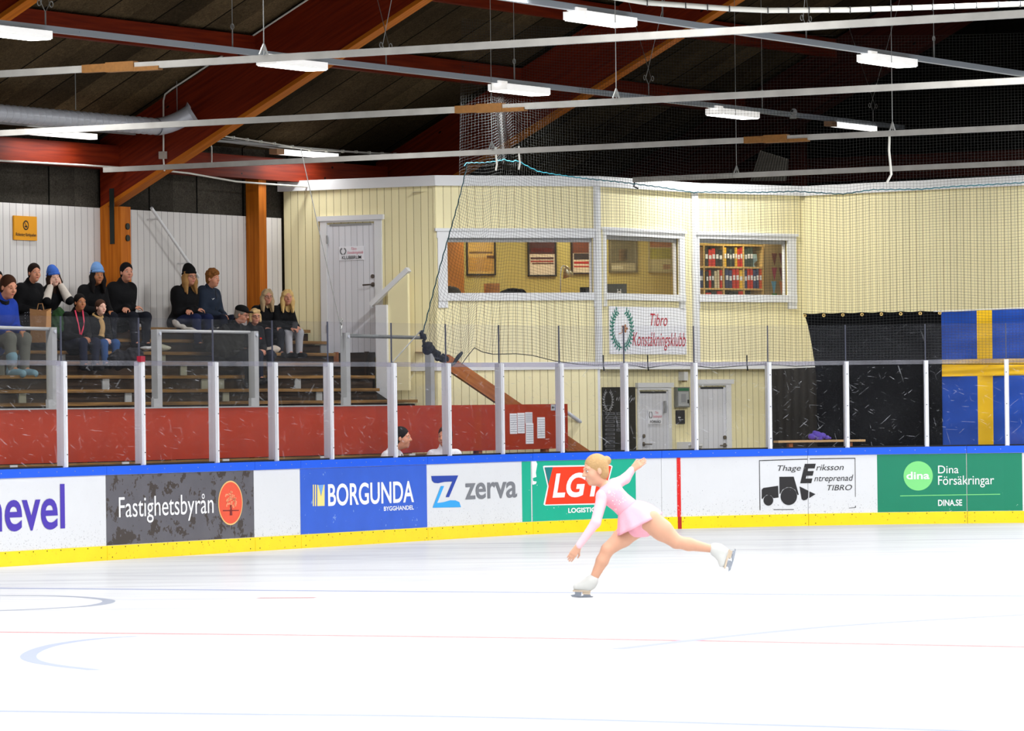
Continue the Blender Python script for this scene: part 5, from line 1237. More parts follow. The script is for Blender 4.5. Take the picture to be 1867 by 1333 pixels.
for k in range(8):
    s = sa + .02 + (sb - sa - .04) * k / 7; p = bpath(s, TO - .02) + ZV * (zt_(s) - .035); mb.ring(p, bdir(s) * .025, ZV * .025, .4, 14)
mb.build('eyelet', mat('brass', (214, 180, 110), .3, metal=.7), t)
# blue and yellow flag, cross made of sewn panels
FO = .6
fs0 = bsz(1716, 600, FO)[0]; fy0 = bsz(1781, 600, FO)[0]; fy1 = bsz(1809, 600, FO)[0]; fs1 = bsz(1985, 600, FO)[0]
ftop = bsz(1716, 569, FO)[1]; ftop2 = bsz(1866, 563, FO)[1]; fz1 = bsz(1760, 655, FO)[1]; fz0 = bsz(1760, 686, FO)[1]; fb = 1.05
t = thing('flag', bpath((fs0 + fs1) / 2, FO), 'large blue flag with a yellow cross hanging behind the rink glass', 'flag')
FB = mat('flag_blue', (8, 62, 150), .8, var=.1, vscale=2); FY = mat('flag_yellow', (226, 178, 8), .8, var=.06, vscale=3)
ff = lambda s, v=0: .05 * math.sin(s * 5.0 + 1) + .024 * math.sin(s * 11 + v * 3) + .01 * math.sin(v * 16 + s * 3)
tops = lambda s: ftop + (ftop2 - ftop) * (s - fs0) / (bsz(1866, 563, FO)[0] - fs0)
def panel(nm, a, b, zt_, zb_, m): cloth(MB(), a, b, zt_, zb_, FO, max(4, int((b - a) / .05)), max(4, int(1.6 / .06)), lambda s, v: ff(s, v)).build(nm, m, t, True)
c_ = lambda z: (lambda s: z)
panel('blue_field', fs0, fy0, tops, fz1, FB); panel('blue_field', fy1, fs1, tops, fz1, FB); panel('blue_field', fs0, fy0, c_(fz0), fb, FB); panel('blue_field', fy1, fs1, c_(fz0), fb, FB)
panel('yellow_cross', fy0, fy1, tops, fz1, FY); panel('yellow_cross', fs0, fs1, c_(fz1), fz0, FY); panel('yellow_cross', fy0, fy1, c_(fz0), fb, FY)
MB().tube([bpath(s, FO) + ZV * (tops(s) + .012) for s in np.linspace(fs0 - .1, fs1, 20)], .008, 5).build('hanging_cord', CABLE, t)
# dark curtain in the passage and the ledge with a purple cloth
q0 = q3 + (q4 - q3) * .32
p0 = on_plane(1398, 740, CP[3] - NR[3] * 0.05, NR[3]); p1 = on_plane(1500, 740, bpath(bs(1500), 1.4), A3(0, -1, 0))
a = on_z(1405, 760, 1.65)
mb = MB(); A_ = PY(1492, 720, 64.9) * A3(1, 1, 0); B_ = PY(1402, 720, 67.2) * A3(1, 1, 0)
nn = 24
for i in range(nn):
    f0, f1 = i / nn, (i + 1) / nn; w = lambda f: A3(0, .04 * math.sin(f * 40), 0)
    mb.face([B_ + (A_ - B_) * f0 + w(f0) + ZV * .05, B_ + (A_ - B_) * f1 + w(f1) + ZV * .05, B_ + (A_ - B_) * f1 + w(f1) + ZV * 2.26, B_ + (A_ - B_) * f0 + w(f0) + ZV * 2.26])
tag(mb.build('passage_shading', mat('shading_brown', (24, 18, 11), .9, var=.3, vscale=5), smooth=True), 'dark brown curtain painted as a sheet across the passage below the building beside the tarp', 'shading')  # dark sheet standing in for the shade in the passage
lo = .3
s0, z0 = bsz(1419, 805.5, lo); s1, _ = bsz(1578, 803, lo)
t = thing('ledge_plank', bpath((s0 + s1) / 2, lo), 'long thin wooden ledge behind the glass below the black tarp', 'ledge')
cbox(MB(), s0, s1, lo, lo + .2, z0 - .015, z0 + .015).build('plank', mat('ledge_wood', (196, 156, 104), .6), t)
for s in (s0 + .2, s1 - .2): MB().obox(bpath(s, lo + .1) + ZV * (z0 - .02) / 2, (bdir(s), bout(s), ZV), (.03, .05, (z0 - .03) / 2)).build('leg', PINE, t)
s, z = bsz(1493, 795, lo + .1); rp = random.Random(3); mb = MB(); k0 = 0
c = bpath(s, lo + .1) + ZV * (z0 + .015)
for dx, dz, r in ((-.1, .05, .06), (-.03, .07, .075), (.05, .06, .06), (.12, .035, .04), (.0, .03, .06), (-.06, .11, .035), (.16, .025, .025)):
    mb.ell(c + bdir(s) * dx + ZV * dz, (r, r * .8, r * .75))
o = mb.build('purple_cloth', mat('purple_cloth', (92, 70, 170), .8, bump=1.0, bscale=30), smooth=True); tag(o, 'crumpled purple cloth lying on the wooden ledge behind the glass', 'cloth')
# corrugated sheet leaning high at the back and wall camera
mb = MB(); A0, A1, A2, A4 = [PY(x, y, 70.5) for x, y in ((1386, 274), (1438, 290), (1434, 330), (1368, 330))]
n = 24
for i in range(n):
    f0, f1 = i / n, (i + 1) / n; b0_ = A3(0, .03 * (i % 2), 0); b1_ = A3(0, .03 * ((i + 1) % 2), 0)
    mb.face([A4 + (A2 - A4) * f0 + b0_, A4 + (A2 - A4) * f1 + b1_, A0 + (A1 - A0) * f1 + b1_, A0 + (A1 - A0) * f0 + b0_])
tag(mb.build('corrugated_sheet', mat('corrugated', (92, 88, 80), .6)), 'grey corrugated sheet standing behind the roof edge in the dark', 'sheet')
t = thing('wall_camera', PY(1447, 212, 68), 'small white camera on the dark post under the light rail', 'camera')
mb = MB(); mb.tube([PY(1447, 204, 68) + A3(0, -.04, 0), PY(1447, 204, 68) + A3(0, .06, 0)], .05, 14); mb.build('housing', GREYP, t)
mb = MB(); mb.tube([PY(1444, 202, 67.95) , PY(1444, 202, 67.93)], .022, 12); mb.build('lens', BLACK, t); mb = MB(); mb.obox(PY(1446, 213, 68), (A3(1, 0, 0), A3(0, 1, 0), ZV), (.05, .05, .025)); mb.build('bracket', GREYP, t)
gp = so(on_o(1455, 200, 3.2))
mb = MB(); c = PY(1455, 200, 73.5); mb.obox(A3(c[0], c[1], 5.0), (N_, E_, ZV), (.1, .1, 2.0), 2); tag(mb.build('timber_post', SHADERED), 'dark red timber post beyond the building below the second light rail', 'post')
# ------------------------------------------------------------------ people
def surfnets(g, org, h):
    s = g < 0; c = np.zeros(tuple(n - 1 for n in g.shape), np.int8)
    sl = lambda o, n: slice(o, n - 1 + o)
    cs = [(i, j, k) for i in (0, 1) for j in (0, 1) for k in (0, 1)]
    for i, j, k in cs: c += s[sl(i, g.shape[0]), sl(j, g.shape[1]), sl(k, g.shape[2])]
    act = (c > 0) & (c < 8); idx = np.argwhere(act)
    vid = -np.ones(act.shape, np.int64); vid[act] = np.arange(len(idx))
    val = np.stack([g[idx[:, 0] + i, idx[:, 1] + j, idx[:, 2] + k] for i, j, k in cs], 1)
    P = np.array(cs, float); acc = np.zeros((len(idx), 3)); cnt = np.zeros(len(idx))
    for a in range(8):
        for b in range(a + 1, 8):
            if np.abs(P[a] - P[b]).sum() != 1: continue
            x = (val[:, a] < 0) != (val[:, b] < 0); t = val[x, a] / (val[x, a] - val[x, b])
            acc[x] += P[a] + (P[b] - P[a]) * t[:, None]; cnt[x] += 1
    V = org + (idx + acc / cnt[:, None]) * h; F = []
    for ax in range(3):
        o = [0, 0, 0]; o[ax] = 1; n = g.shape
        A = s[:n[0] - o[0], :n[1] - o[1], :n[2] - o[2]]; B = s[o[0]:, o[1]:, o[2]:]
        d = A != B; b, c_ = [(1, 2), (2, 0), (0, 1)][ax]
        q = np.argwhere(d); q = q[(q[:, b] > 0) & (q[:, c_] > 0) & (q[:, b] < n[b] - 1) & (q[:, c_] < n[c_] - 1)]
        if not len(q): continue
        fl = A[q[:, 0], q[:, 1], q[:, 2]]
        def at(db, dc): r = q.copy(); r[:, b] -= db; r[:, c_] -= dc; return vid[r[:, 0], r[:, 1], r[:, 2]]
        Q = np.stack([at(1, 1), at(0, 1), at(0, 0), at(1, 0)], 1); Q[~fl] = Q[~fl][:, ::-1]; F.append(Q)
    return V, np.concatenate(F)
def sdf(prims, h=.009):
    lo = np.full(3, 1e9); hi = -lo
    for p in prims:
        if p[0] in '-': continue
        if p[0] == 'c': pts = [(p[1], p[3]), (p[2], p[4])]
        else: pts = [(p[1], max(p[2]))]
        for c, r in pts: lo = np.minimum(lo, np.asarray(c) - r); hi = np.maximum(hi, np.asarray(c) + r)
    lo = lo - 3 * h; hi = hi + 3 * h; n = np.ceil((hi - lo) / h).astype(int) + 1
    g = np.full(n, .2, np.float32)
    for p in prims:
        if p[0] == 'c':
            _, a, b, ra, rb, k = p; a = np.asarray(a, float); b = np.asarray(b, float); m0, m1 = np.minimum(a, b) - max(ra, rb), np.maximum(a, b) + max(ra, rb)
        else:
            _, c, r, R, k = p; c = np.asarray(c, float); r = np.asarray(r, float); m0, m1 = c - max(r), c + max(r)
        pad = k + 3 * h; i0 = np.maximum(0, np.floor((m0 - pad - lo) / h).astype(int)); i1 = np.minimum(n, np.ceil((m1 + pad - lo) / h).astype(int) + 1)
        if (i1 <= i0).any(): continue
        X = np.stack(np.meshgrid(*[lo[d] + np.arange(i0[d], i1[d]) * h for d in range(3)], indexing='ij'), -1)
        if p[0] == 'c':
            ba = b - a; L = ba @ ba + 1e-12; t = np.clip(((X - a) @ ba) / L, 0, 1)
            d = np.linalg.norm(X - a - t[..., None] * ba, axis=-1) - (ra + (rb - ra) * t)
        else:
            Y = (X - c) @ (np.eye(3) if R is None else R); k0 = np.linalg.norm(Y / r, axis=-1); k1 = np.linalg.norm(Y / (r * r), axis=-1) + 1e-9; d = k0 * (k0 - 1) / k1
        sub = g[i0[0]:i1[0], i0[1]:i1[1], i0[2]:i1[2]]
        if p[0] == '-': np.maximum(sub, -d, out=sub)
        elif k > 0:
            w = np.clip(.5 + .5 * (sub - d) / k, 0, 1); sub[...] = sub * (1 - w) + d * w - k * w * (1 - w)
        else: np.minimum(sub, d, out=sub)
    return surfnets(g, lo, h)
def flesh(name, prims, m, parent, M=None, h=.009, more=None):
    """smooth closed skin round a set of rounded limbs; M = (R, t, scale) to the scene"""
    V, F = sdf(prims, h)
    R, t, sc = M; V = (V * sc) @ R.T + t
    mb = MB(); mb.v = V.tolist(); mb.f = [tuple(q) for q in F.tolist()]; mb.uv = [(0, 0)] * (4 * len(F))
    if more: mb.mark(1); more(mb)
    return mb.build(name, m, parent, True)
def rotx(a): c, s = math.cos(a), math.sin(a); return np.array([[1, 0, 0], [0, c, -s], [0, s, c]])
def roty(a): c, s = math.cos(a), math.sin(a); return np.array([[c, 0, s], [0, 1, 0], [-s, 0, c]])
def rotz(a): c, s = math.cos(a), math.sin(a); return np.array([[c, -s, 0], [s, c, 0], [0, 0, 1]])
def ik(a, b, l1, l2, hint):
    a, b, hint = map(lambda q: np.asarray(q, float), (a, b, hint)); v = b - a; d = np.linalg.norm(v); v = v / d; d = min(d, (l1 + l2) * .995)
    x = (l1 * l1 - l2 * l2 + d * d) / (2 * d); y = math.sqrt(max(0, l1 * l1 - x * x)); hp = hint - v * (hint @ v); hp /= np.linalg.norm(hp) + 1e-9
    return a + v * x + hp * y, a + v * d
def hand(w, d, nrm, side, curl=.5, sc=1.0, r=.009):
    """palm, four bent fingers and a thumb; d = finger direction, nrm = the way the palm faces, side = thumb side sign"""
    w = np.asarray(w, float); d = np.asarray(d, float) / np.linalg.norm(d); nrm = np.asarray(nrm, float); nrm = nrm - d * (nrm @ d); nrm /= np.linalg.norm(nrm); ac = np.cross(d, nrm) * side
    pr = []; P = lambda x, y, z: w + (d * x + ac * y + nrm * z) * sc
    for y, L in ((.028, .07), (.009, .078), (-.01, .073), (-.028, .058)):
        k = P(.085, y, 0); pr.append(('c', P(.0, y * .55, 0), k, .017 * sc, .0125 * sc, .012))
        a1, a2 = curl * .7, curl * 1.7
        m_ = k + (d * math.cos(a1) + nrm * math.sin(a1)) * L * .5 * sc; e = m_ + (d * math.cos(a2) + nrm * math.sin(a2)) * L * .5 * sc
        pr += [('c', k, m_, r * 1.05 * sc, r * .95 * sc, .004), ('c', m_, e, r * .95 * sc, r * .75 * sc, .003)]
    b = P(.03, .032, .005); m_ = P(.062, .058, .018); e = P(.09, .062, .028)
    pr += [('c', P(.012, .015, .004), b, .016 * sc, .014 * sc, .012), ('c', b, m_, r * 1.3 * sc, r * 1.1 * sc, .006), ('c', m_, e, r * 1.1 * sc, r * .85 * sc, .004)]
    return pr
def head_prims(f, R, sc=1.0):
    """f maps head-space to body-space; x = the person's right, y = forward"""
    E = lambda c, r, k=.02: ('e', f(c), np.array(r) * sc, R, k * sc)
    C = lambda a, b, ra, rb, k=.01: ('c', f(a), f(b), ra * sc, rb * sc, k * sc)
    pr = [E((0, -.012, .035), (.076, .095, .09), 0.0), E((0, .032, -.03), (.06, .062, .082), .03), C((0, .052, -.098), (0, .058, -.1), .026, .024, .025), C((0, .005, -.06), (0, .0, -.085), .052, .05, .03)]
    for x in (-1, 1):
        pr += [E((x * .04, .05, -.035), (.026, .03, .032), .02), E((x * .078, -.008, -.015), (.009, .02, .031), .006), C((x * .045, .074, .022), (x * .014, .088, .02), .012, .012, .012)]
    pr += [C((0, .088, .012), (0, .112, -.03), .009, .013, .01), C((-.012, .098, -.034), (.012, .098, -.034), .009, .009, .008), C((-.018, .085, -.064), (.018, .085, -.064), .0085, .0085, .006), C((-.014, .083, -.075), (.014, .083, -.075), .009, .009, .006)]
    for x in (-1, 1): pr.append(('-', f((x * .032, .094, -.001)), np.array((.016, .011, .0075)) * sc, R, .005))
    return pr
SKIN = mat('skin', (206, 142, 112), .55, spec=.3); SKIND = mat('skin_tan', (172, 112, 76), .55, spec=.3); SKINP = mat('skin_pale', (226, 178, 156), .55, spec=.3); SKINR = mat('skin_ruddy', (194, 134, 108), .55)
EYEM = mat('eye_dark', (24, 18, 16), .2); LIPM = mat('lips', (160, 74, 70), .5); LENS = mat('spectacle_frame', (20, 20, 24), .3)
EYEW = mat('eye_white', (214, 208, 204), .3)
def face_bits(t, f, R, M, brow, sc=1.0, glasses=False, lips=None, closed=False):
    Rm, tm, s = M; T = lambda p: Rm @ (f(p) * s) + tm; RR = Rm @ R; k = s * sc
    if not closed:
        mb = MB()
        for x in (-1, 1): mb.ell(T((x * .032, .083, -.001)), np.array((.0125, .0085, .0058)) * k, RR, 10, 7)
        mb.build('eye_white', EYEW, t, True)
    mb = MB()
    for x in (-1, 1): mb.ell(T((x * .031, .0875, -.001 - (.004 if closed else 0))), np.array((.0068 if not closed else .013, .0055, .006 if not closed else .003)) * k, RR, 10, 7)
    mb.build('iris', EYEM, t, True)
    mb = MB()
    for x in (-1, 1): mb.tube([T((x * .05, .078, .023)), T((x * .034, .089, .029)), T((x * .016, .093, .025))], [.0022 * k, .004 * k, .003 * k], 6)
    mb.build('eyebrow', brow, t, True)
    mb = MB(); mb.ell(T((0, .0905, -.0655)), np.array((.021, .006, .0045)) * k, RR, 12, 6); mb.ell(T((0, .089, -.0735)), np.array((.018, .006, .005)) * k, RR, 12, 6); mb.build('lips', lips or LIPM, t, True)
    if glasses:
        mb = MB()
        for x in (-1, 1):
            mb.tube([T((x * .033 + .024 * math.cos(a), .1 - abs(x * .033 + .024 * math.cos(a)) * .12, -.003 + .019 * math.sin(a))) for a in np.linspace(0, 6.284, 17)], .0026 * k, 5, cap=False)
            mb.tube([T((x * .056, .093, .002)), T((x * .08, .02, .004)), T((x * .082, -.01, -.002))], .0022 * k, 5)
        mb.tube([T((-.01, .099, .002)), T((.01, .099, .002))], .0026 * k, 5); mb.build('spectacles', LENS, t, True)
def hair_prims(style, f, R, sc, hat=None):
    E = lambda c, r, k=.02: ('e', f(c), np.array(r) * sc, R, k * sc); C = lambda a, b, ra, rb, k=.02: ('c', f(a), f(b), ra * sc, rb * sc, k * sc)
    cutE = lambda c, r: ('-', f(c), np.array(r) * sc, R, .001)
    pr = [E((0, -.02, .04), (.086, .103, .097), 0.0), E((0, -.05, -.02), (.074, .068, .085))]
    face = [cutE((0, .12, -.045), (.083, .09, .125))]
    if style == 'back': pr += [E((0, -.11, .0), (.035, .035, .04))]
    elif style == 'bun': pr += [E((0, -.115, .062), (.042, .04, .04), .008)]
    elif style == 'pony': pr += [C((0, -.1, .02), (0, -.13, -.12), .035, .022)]
    elif style == 'short': pr += [E((.0, .03, .085), (.07, .06, .04))]; face = [cutE((0, .125, -.05), (.09, .085, .12)), cutE((0, -.02, -.13), (.12, .12, .06))]
    elif style == 'bob':
        for x in (-1, 1): pr += [C((x * .075, .0, .02), (x * .078, .015, -.07), .03, .028)]
        pr += [C((-.04, .065, .085), (.05, .07, .075), .03, .028)]
        face = [cutE((0, .125, -.06), (.07, .085, .115))]
    elif style == 'curly':
        rr = random.Random(5)
        for k in range(46):
            a = rr.uniform(0, 6.283); e = rr.uniform(.1, 1.3); pr.append(E((.084 * math.cos(a) * math.cos(e), -.01 + .1 * math.sin(a) * math.cos(e), .045 + .1 * math.sin(e)), (.022, .022, .022), .012))
        face = [cutE((0, .13, -.065), (.085, .09, .12)), cutE((0, -.02, -.14), (.12, .12, .07))]
    elif style == 'long':
        for x in (-1, 1): pr += [C((x * .062, .0, .06), (x * .078, .012, -.08), .036, .042, .03), C((x * .078, .012, -.08), (x * .085, .05, -.25), .042, .013, .03), C((x * .07, -.04, -.02), (x * .085, -.02, -.24), .045, .022, .03), C((x * .08, .0, -.04), (x * .098, .02, -.22), .034, .014, .02), *([] if hat else [C((x * .03, .04, .105), (x * .066, .045, .04), .03, .026, .02)])]
        pr += [C((0, -.07, -.02), (0, -.09, -.22), .07, .06)]
        face = [cutE((0, .13, -.03), (.061, .095, .118))]
    return pr, face
def person(label, px, py, o_, zrow, ab, ah, pitch=0, tilt=0, lean=.25, cat='person', skin=SKIN, hair=('back', (28, 22, 20)), hat=None, jacket=(14, 14, 16), bulk=.02, legs=(20, 22, 30), shoe=(24, 24, 26), hands='lap', collar=None, glasses=False, hood=False, feet=.36, spread=.12, seat=True, boots=False, brow=None, headpos=None, closed=False, torso_only=False, jmat=None, lmat=None, sleeve=None, fixscale=None, extra=None, legside=0.0):
    hp = None
    psi = math.radians(ab); fw = A3(math.sin(psi), -math.cos(psi), 0); rt = A3(fw[1], -fw[0], 0)
    RW = np.array([rt, fw, ZV]).T
    RL = rotx(-lean)                                          # lean forward about the hips
    HB_ = A3(0, .0, .1); up = lambda p: HB_ + RL @ (np.asarray(p, float) - HB_)
    hc = up((0, .01, .755)) + A3(0, .045 * (1 if lean > .1 else .5), 0)
    hp = on_o(px, py, o_ + (RW @ hc) @ N_ + .02) if headpos is None else headpos
    sc = (hp[2] - zrow) / hc[2] if fixscale is None else fixscale
    base = hp - RW @ (hc * sc)
    M = (RW, base, sc)
    t = thing('person', A3(base[0], base[1], zrow if fixscale is None else base[2]), label, cat)
    t['person_scale'] = float(sc)
    RH = rotz(-math.radians(ah - ab)) @ rotx(math.radians(-pitch)) @ roty(math.radians(tilt)); RH = rotz(math.radians(ah - ab)) @ rotx(-math.radians(pitch)) @ roty(math.radians(tilt))
    f = lambda p: hc + RH @ np.asarray(p, float)
    nk0 = up((0, -.015, .56)); sh = {x: up((x * .15, -.0, .52)) for x in (-1, 1)}
    hip = {x: A3(x * .085, .02, .09) for x in (-1, 1)}
    kn = {}; ft = {}
    for x in (-1, 1):
        kn[x] = A3(x * spread + legside, .43 if not torso_only else .26, .12); ft[x] = kn[x] + A3(x * .01 - legside * .1, (.05 if x > 0 else -.02) if not torso_only else -.12, -feet - .02)
    # hand targets
    tg = {}
    if hands == 'lap': tg = {1: A3(.05, .3, .19), -1: A3(-.05, .32, .19)}
    elif hands == 'knees': tg = {1: kn[1] + A3(0, -.06, .09), -1: kn[-1] + A3(0, -.06, .09)}
    elif hands == 'cheek': tg = {1: f((.085, .035, -.13)), -1: f((-.085, .035, -.13))}
    elif hands == 'reach': tg = {1: A3(.12, .5, .2), -1: A3(-.02, .5, .22)}
    elif hands == 'crossed': tg = {1: A3(-.06, .24, .26), -1: A3(.08, .26, .24)}
    body = [('c', A3(-.07, 0, .1), A3(.07, 0, .1), .1, .1, .05), ('c', up((0, 0, .15)), up((0, .01, .4)), .11, .125, .06), ('c', up((-.09, 0, .43)), up((.09, 0, .43)), .1, .1, .06), ('c', up((-.12, -.01, .515)), up((.12, -.01, .515)), .055, .055, .05), ('c', nk0, f((0, -.02, -.06)), .055, .052, .03)]
    jac = [('c', A3(-.08, -.01, .07), A3(.08, -.01, .07), .115 + bulk, .115 + bulk, .06), ('c', up((0, 0, .15)), up((0, .01, .4)), .125 + bulk, .14 + bulk, .06), ('c', up((-.085, 0, .43)), up((.085, 0, .43)), .105 + bulk, .105 + bulk, .06), ('c', up((0, -.01, .56)), up((-.135, -.01, .508)), .06, .06 + bulk, .04), ('c', up((0, -.01, .56)), up((.135, -.01, .508)), .06, .06 + bulk, .04), ('c', up((0, -.01, .56)), up((0, .0, .625)), .075 + bulk * .6, .07, .03)]
    slv = []
    for x in (-1, 1):
        el, wr = ik(sh[x], tg[x], .28, .26, RL @ A3(x * .6, -.3, -1) if hands != 'cheek' else A3(x * .5, .3, -1))
        body += [('c', sh[x], el, .05, .042, .03), ('c', el, wr, .042, .028, .02)]
        jac += [('c', sh[x], el, .062 + bulk, .054 + bulk * .8, .04)]
        q = ('c', el + (sh[x] - el) * .12, el + (wr - el) * .97, .059 + bulk * .8, .038 + bulk * .5, .02) if sleeve else ('c', el, el + (wr - el) * .97, .054 + bulk * .8, .038 + bulk * .5, .02); (slv if sleeve else jac).append(q)
        dfing = (wr - el) / np.linalg.norm(wr - el)
        if hands == 'cheek': d_, n_ = (RH @ A3(-x * .1, -.1, 1)), (RH @ A3(-x, -.2, 0)); body += hand(wr, d_, n_, x * 1, .25)
        elif hands == 'knees': body += hand(wr, dfing + A3(0, .4, -.5), A3(0, 0, -1), -x, .5)
        else: body += hand(wr, dfing + A3(-x * .35, .2, -.1), A3(-x * .4, 0, -1), -x, .7)
    body += head_prims(f, RH)
    trs = []; 
    for x in (-1, 1):
        body += [('c', hip[x], kn[x], .082, .055, .04), ('c', kn[x], ft[x], .055, .036, .03), ('c', ft[x], ft[x] + A3(0, .13, -.04), .035, .028, .03)]
        trs += [('c', hip[x] + A3(0, -.02, -.0), kn[x], .1, .07, .05), ('c', kn[x], ft[x] + A3(0, -.005, -.005), .07, .055, .04)]
    trs.insert(0, ('c', A3(-.07, -.01, .09), A3(.07, -.01, .09), .108, .108, .05))
    flesh('body', body, skin, t, M)
    key = lambda p, c: mat('%s_%d_%d_%d' % (p, *c), c, .85, spec=.15, bump=.7 if p == 'cloth' else .3, bscale=9 if p == 'cloth' else 26, var=.25 if p == 'hair' else .08, vscale=30)
    flesh('jacket', jac, jmat or key('cloth', jacket), t, M, .011)
    if slv: flesh('sleeves', slv, key('knit', sleeve), t, M, .011)
    if not torso_only:
        flesh('trousers', trs, lmat or key('cloth', legs), t, M, .011)
        for x in (-1, 1): flesh('shoe', [('c', ft[x] + A3(0, -.03, -.03), ft[x] + A3(0, .15, -.05), .054, .045, .03), ('c', ft[x] + A3(0, -.01, .05 if not boots else .14), ft[x] + A3(0, -.02, -.03), .05 if not boots else .066, .045, .03)], key('shoe', shoe), t, M, .011)
    st, hc_ = hair; pr, cuts = hair_prims(st, f, RH, 1.0, hat); hm = key('hair', hc_)
    if hat: cuts = cuts + [('-', f((0, -.02, .2)), np.array((.2, .2, .145)), RH, .001)]
    flesh('hair', pr + cuts, hm, t, M, .008)
    if hat:
        kind, rgb = hat; hm2 = key('hat', rgb)
        if kind == 'beanie':
            flesh('beanie', [('e', f((0, -.02, .075)), np.array((.094, .112, .1)), RH, 0), ('e', f((0, -.045, .155)), np.array((.05, .055, .04)), RH, .05), ('-', f((0, .06, -.105)), np.array((.2, .2, .14)), RH @ rotx(.2), 0)], hm2, t, M)
            flesh('beanie_cuff', [('c', f((.084 * math.cos(a), -.018 + .101 * math.sin(a), .046 + .014 * math.sin(a))), f((.084 * math.cos(a + .45), -.018 + .101 * math.sin(a + .45), .046 + .014 * math.sin(a + .45))), .019, .019, .012) for a in np.arange(0, 6.28, .45)], hm2, t, M)
        else:
            flesh('cap', [('e', f((0, -.015, .07)), np.array((.094, .108, .07)), RH, 0), ('-', f((0, .0, -.07)), np.array((.2, .2, .12)), RH, 0), ('e', f((0, .115, .058)), np.array((.065, .06, .012)), RH @ rotx(.25), .012)], hm2, t, M)
    face_bits(t, f, RH, M, brow or hm, glasses=glasses, closed=closed)
    if collar:
        flesh('collar', [('c', up((.07 * math.cos(a), -.01 + .075 * math.sin(a), .6 - .02 * math.sin(a))), up((.07 * math.cos(a + .5), -.01 + .075 * math.sin(a + .5), .6 - .02 * math.sin(a + .5))), .026, .026, .015) for a in np.arange(0, 6.28, .5)], key('knit', collar), t, M)
    if hood:
        flesh('hood', [('c', up((.1 * math.cos(a), -.05 + .07 * math.sin(a), .6 + .02 * math.sin(a))), up((.1 * math.cos(a - .4), -.05 + .07 * math.sin(a - .4), .6 + .02 * math.sin(a - .4))), .04, .04, .02) for a in np.arange(-3.6, .5, .4)], key('cloth', jacket), t, M, .011)
    return t, dict(M=M, up=up, tg=tg, kn=kn, ft=ft, f=f, sh=sh, T=lambda p: RW @ (np.asarray(p, float) * sc) + base)
R7, R5, R4, R6 = (4.72, 2.90), (4.12, 2.55), (3.82, 2.405), (4.42, 2.728)
def dots_mat():
    m = mat('polka_cloth', (14, 16, 26), .85); nt = m.node_tree; tc = N(nt, 'ShaderNodeTexCoord'); vo = N(nt, 'ShaderNodeTexVoronoi'); vo.inputs['Scale'].default_value = 26; vo.inputs['Randomness'].default_value = .25
    nt.links.new(tc.outputs['Object'], vo.inputs['Vector']); mx = N(nt, 'ShaderNodeMix', data_type='RGBA'); mx.inputs['A'].default_value = lin((12, 14, 24)); mx.inputs['B'].default_value = lin((190, 195, 205))
    nt.links.new(math_(nt, 'LESS_THAN', vo.outputs['Distance'], .24), mx.inputs['Factor']); nt.links.new(mx.outputs['Result'], nt.nodes['Principled BSDF'].inputs['Base Color']); return m
PEO = {}
PEO['edge'] = person('person at the frame edge with dark hair, mostly cut off, behind the blue jacket', -4, 508, R7[0], R7[1], 40, 35, hair=('back', (26, 20, 18)), feet=0.34)
PEO['blue'] = person('person in a blue padded jacket looking down, light blue boots, at the frame edge', 16, 523, R5[0], R5[1], 52, 42, pitch=12, lean=.4, hair=('pony', (62, 36, 22)), jacket=(30, 58, 150), bulk=.035, legs=(110, 112, 116), shoe=(130, 168, 206), boots=True, hands='knees', hood=True, closed=True, feet=0.32, collar=(18, 18, 20))
PEO['polka'] = person('dark-haired person in a black jacket and polka-dot trousers in the top row', 63, 497, R7[0], R7[1], 45, 30, lean=.3, hair=('back', (36, 24, 20)), skin=SKIN, lmat=dots_mat(), hands='lap', feet=0.34)
PEO['cheek'] = person('person in a bright blue beanie holding both cheeks, cream sleeves', 98, 506, R7[0], R7[1], 35, 28, lean=.35, tilt=6, hair=('long', (44, 28, 20)), hat=('beanie', (64, 104, 190)), sleeve=(206, 196, 184), hands='cheek', skin=SKINP, legs=(20, 40, 90), feet=0.34)
PEO['lanyard'] = person('dark-haired child in black with a pink lanyard round the neck', 146, 551, R5[0], R5[1], 42, 32, lean=.25, hair=('bun', (20, 16, 16)), skin=SKIND, legs=(24, 28, 46), jacket=(16, 16, 18), hands='lap', feet=0.32)
PEO['pale'] = person('person in a pale blue beanie and black coat with a grey-blue glove', 178, 502, R7[0], R7[1], 42, 26, lean=.3, hair=('long', (22, 18, 18)), hat=('beanie', (108, 146, 196)), skin=SKIND, hands='knees', feet=0.34, bulk=.03)
PEO['tan'] = person('child with swept-back brown hair, tan hoodie under a black jacket and jeans', 184, 560, R5[0], R5[1], 40, 38, lean=.2, hair=('pony', (70, 46, 34)), skin=SKINP, legs=(44, 74, 120), hands='lap', feet=0.32, collar=(176, 142, 92))
PEO['coat'] = person('person with black hair in a black coat sitting in front of the timber frame post', 231, 496, R7[0], R7[1], 48, 28, lean=.2, hair=('back', (16, 13, 13)), skin=SKINR, hands='crossed', bulk=.035, feet=0.34)
PEO['beanie'] = person('person in a black beanie and glasses with long fair hair, black coat', 346, 504, R7[0], R7[1], 48, 40, lean=.2, hair=('long', (150, 112, 66)), hat=('beanie', (12, 12, 13)), skin=SKINR, glasses=True, legs=(26, 34, 66), hands='crossed', bulk=.035, feet=0.34)
PEO['curly'] = person('boy with curly ginger hair in a slate blue zipped jacket', 388, 508, R7[0], R7[1], 55, 58, lean=.15, hair=('curly', (128, 82, 40)), skin=SKIN, jacket=(36, 44, 58), bulk=.03, hands='lap', feet=0.34, hood=True, legs=(22, 26, 40))
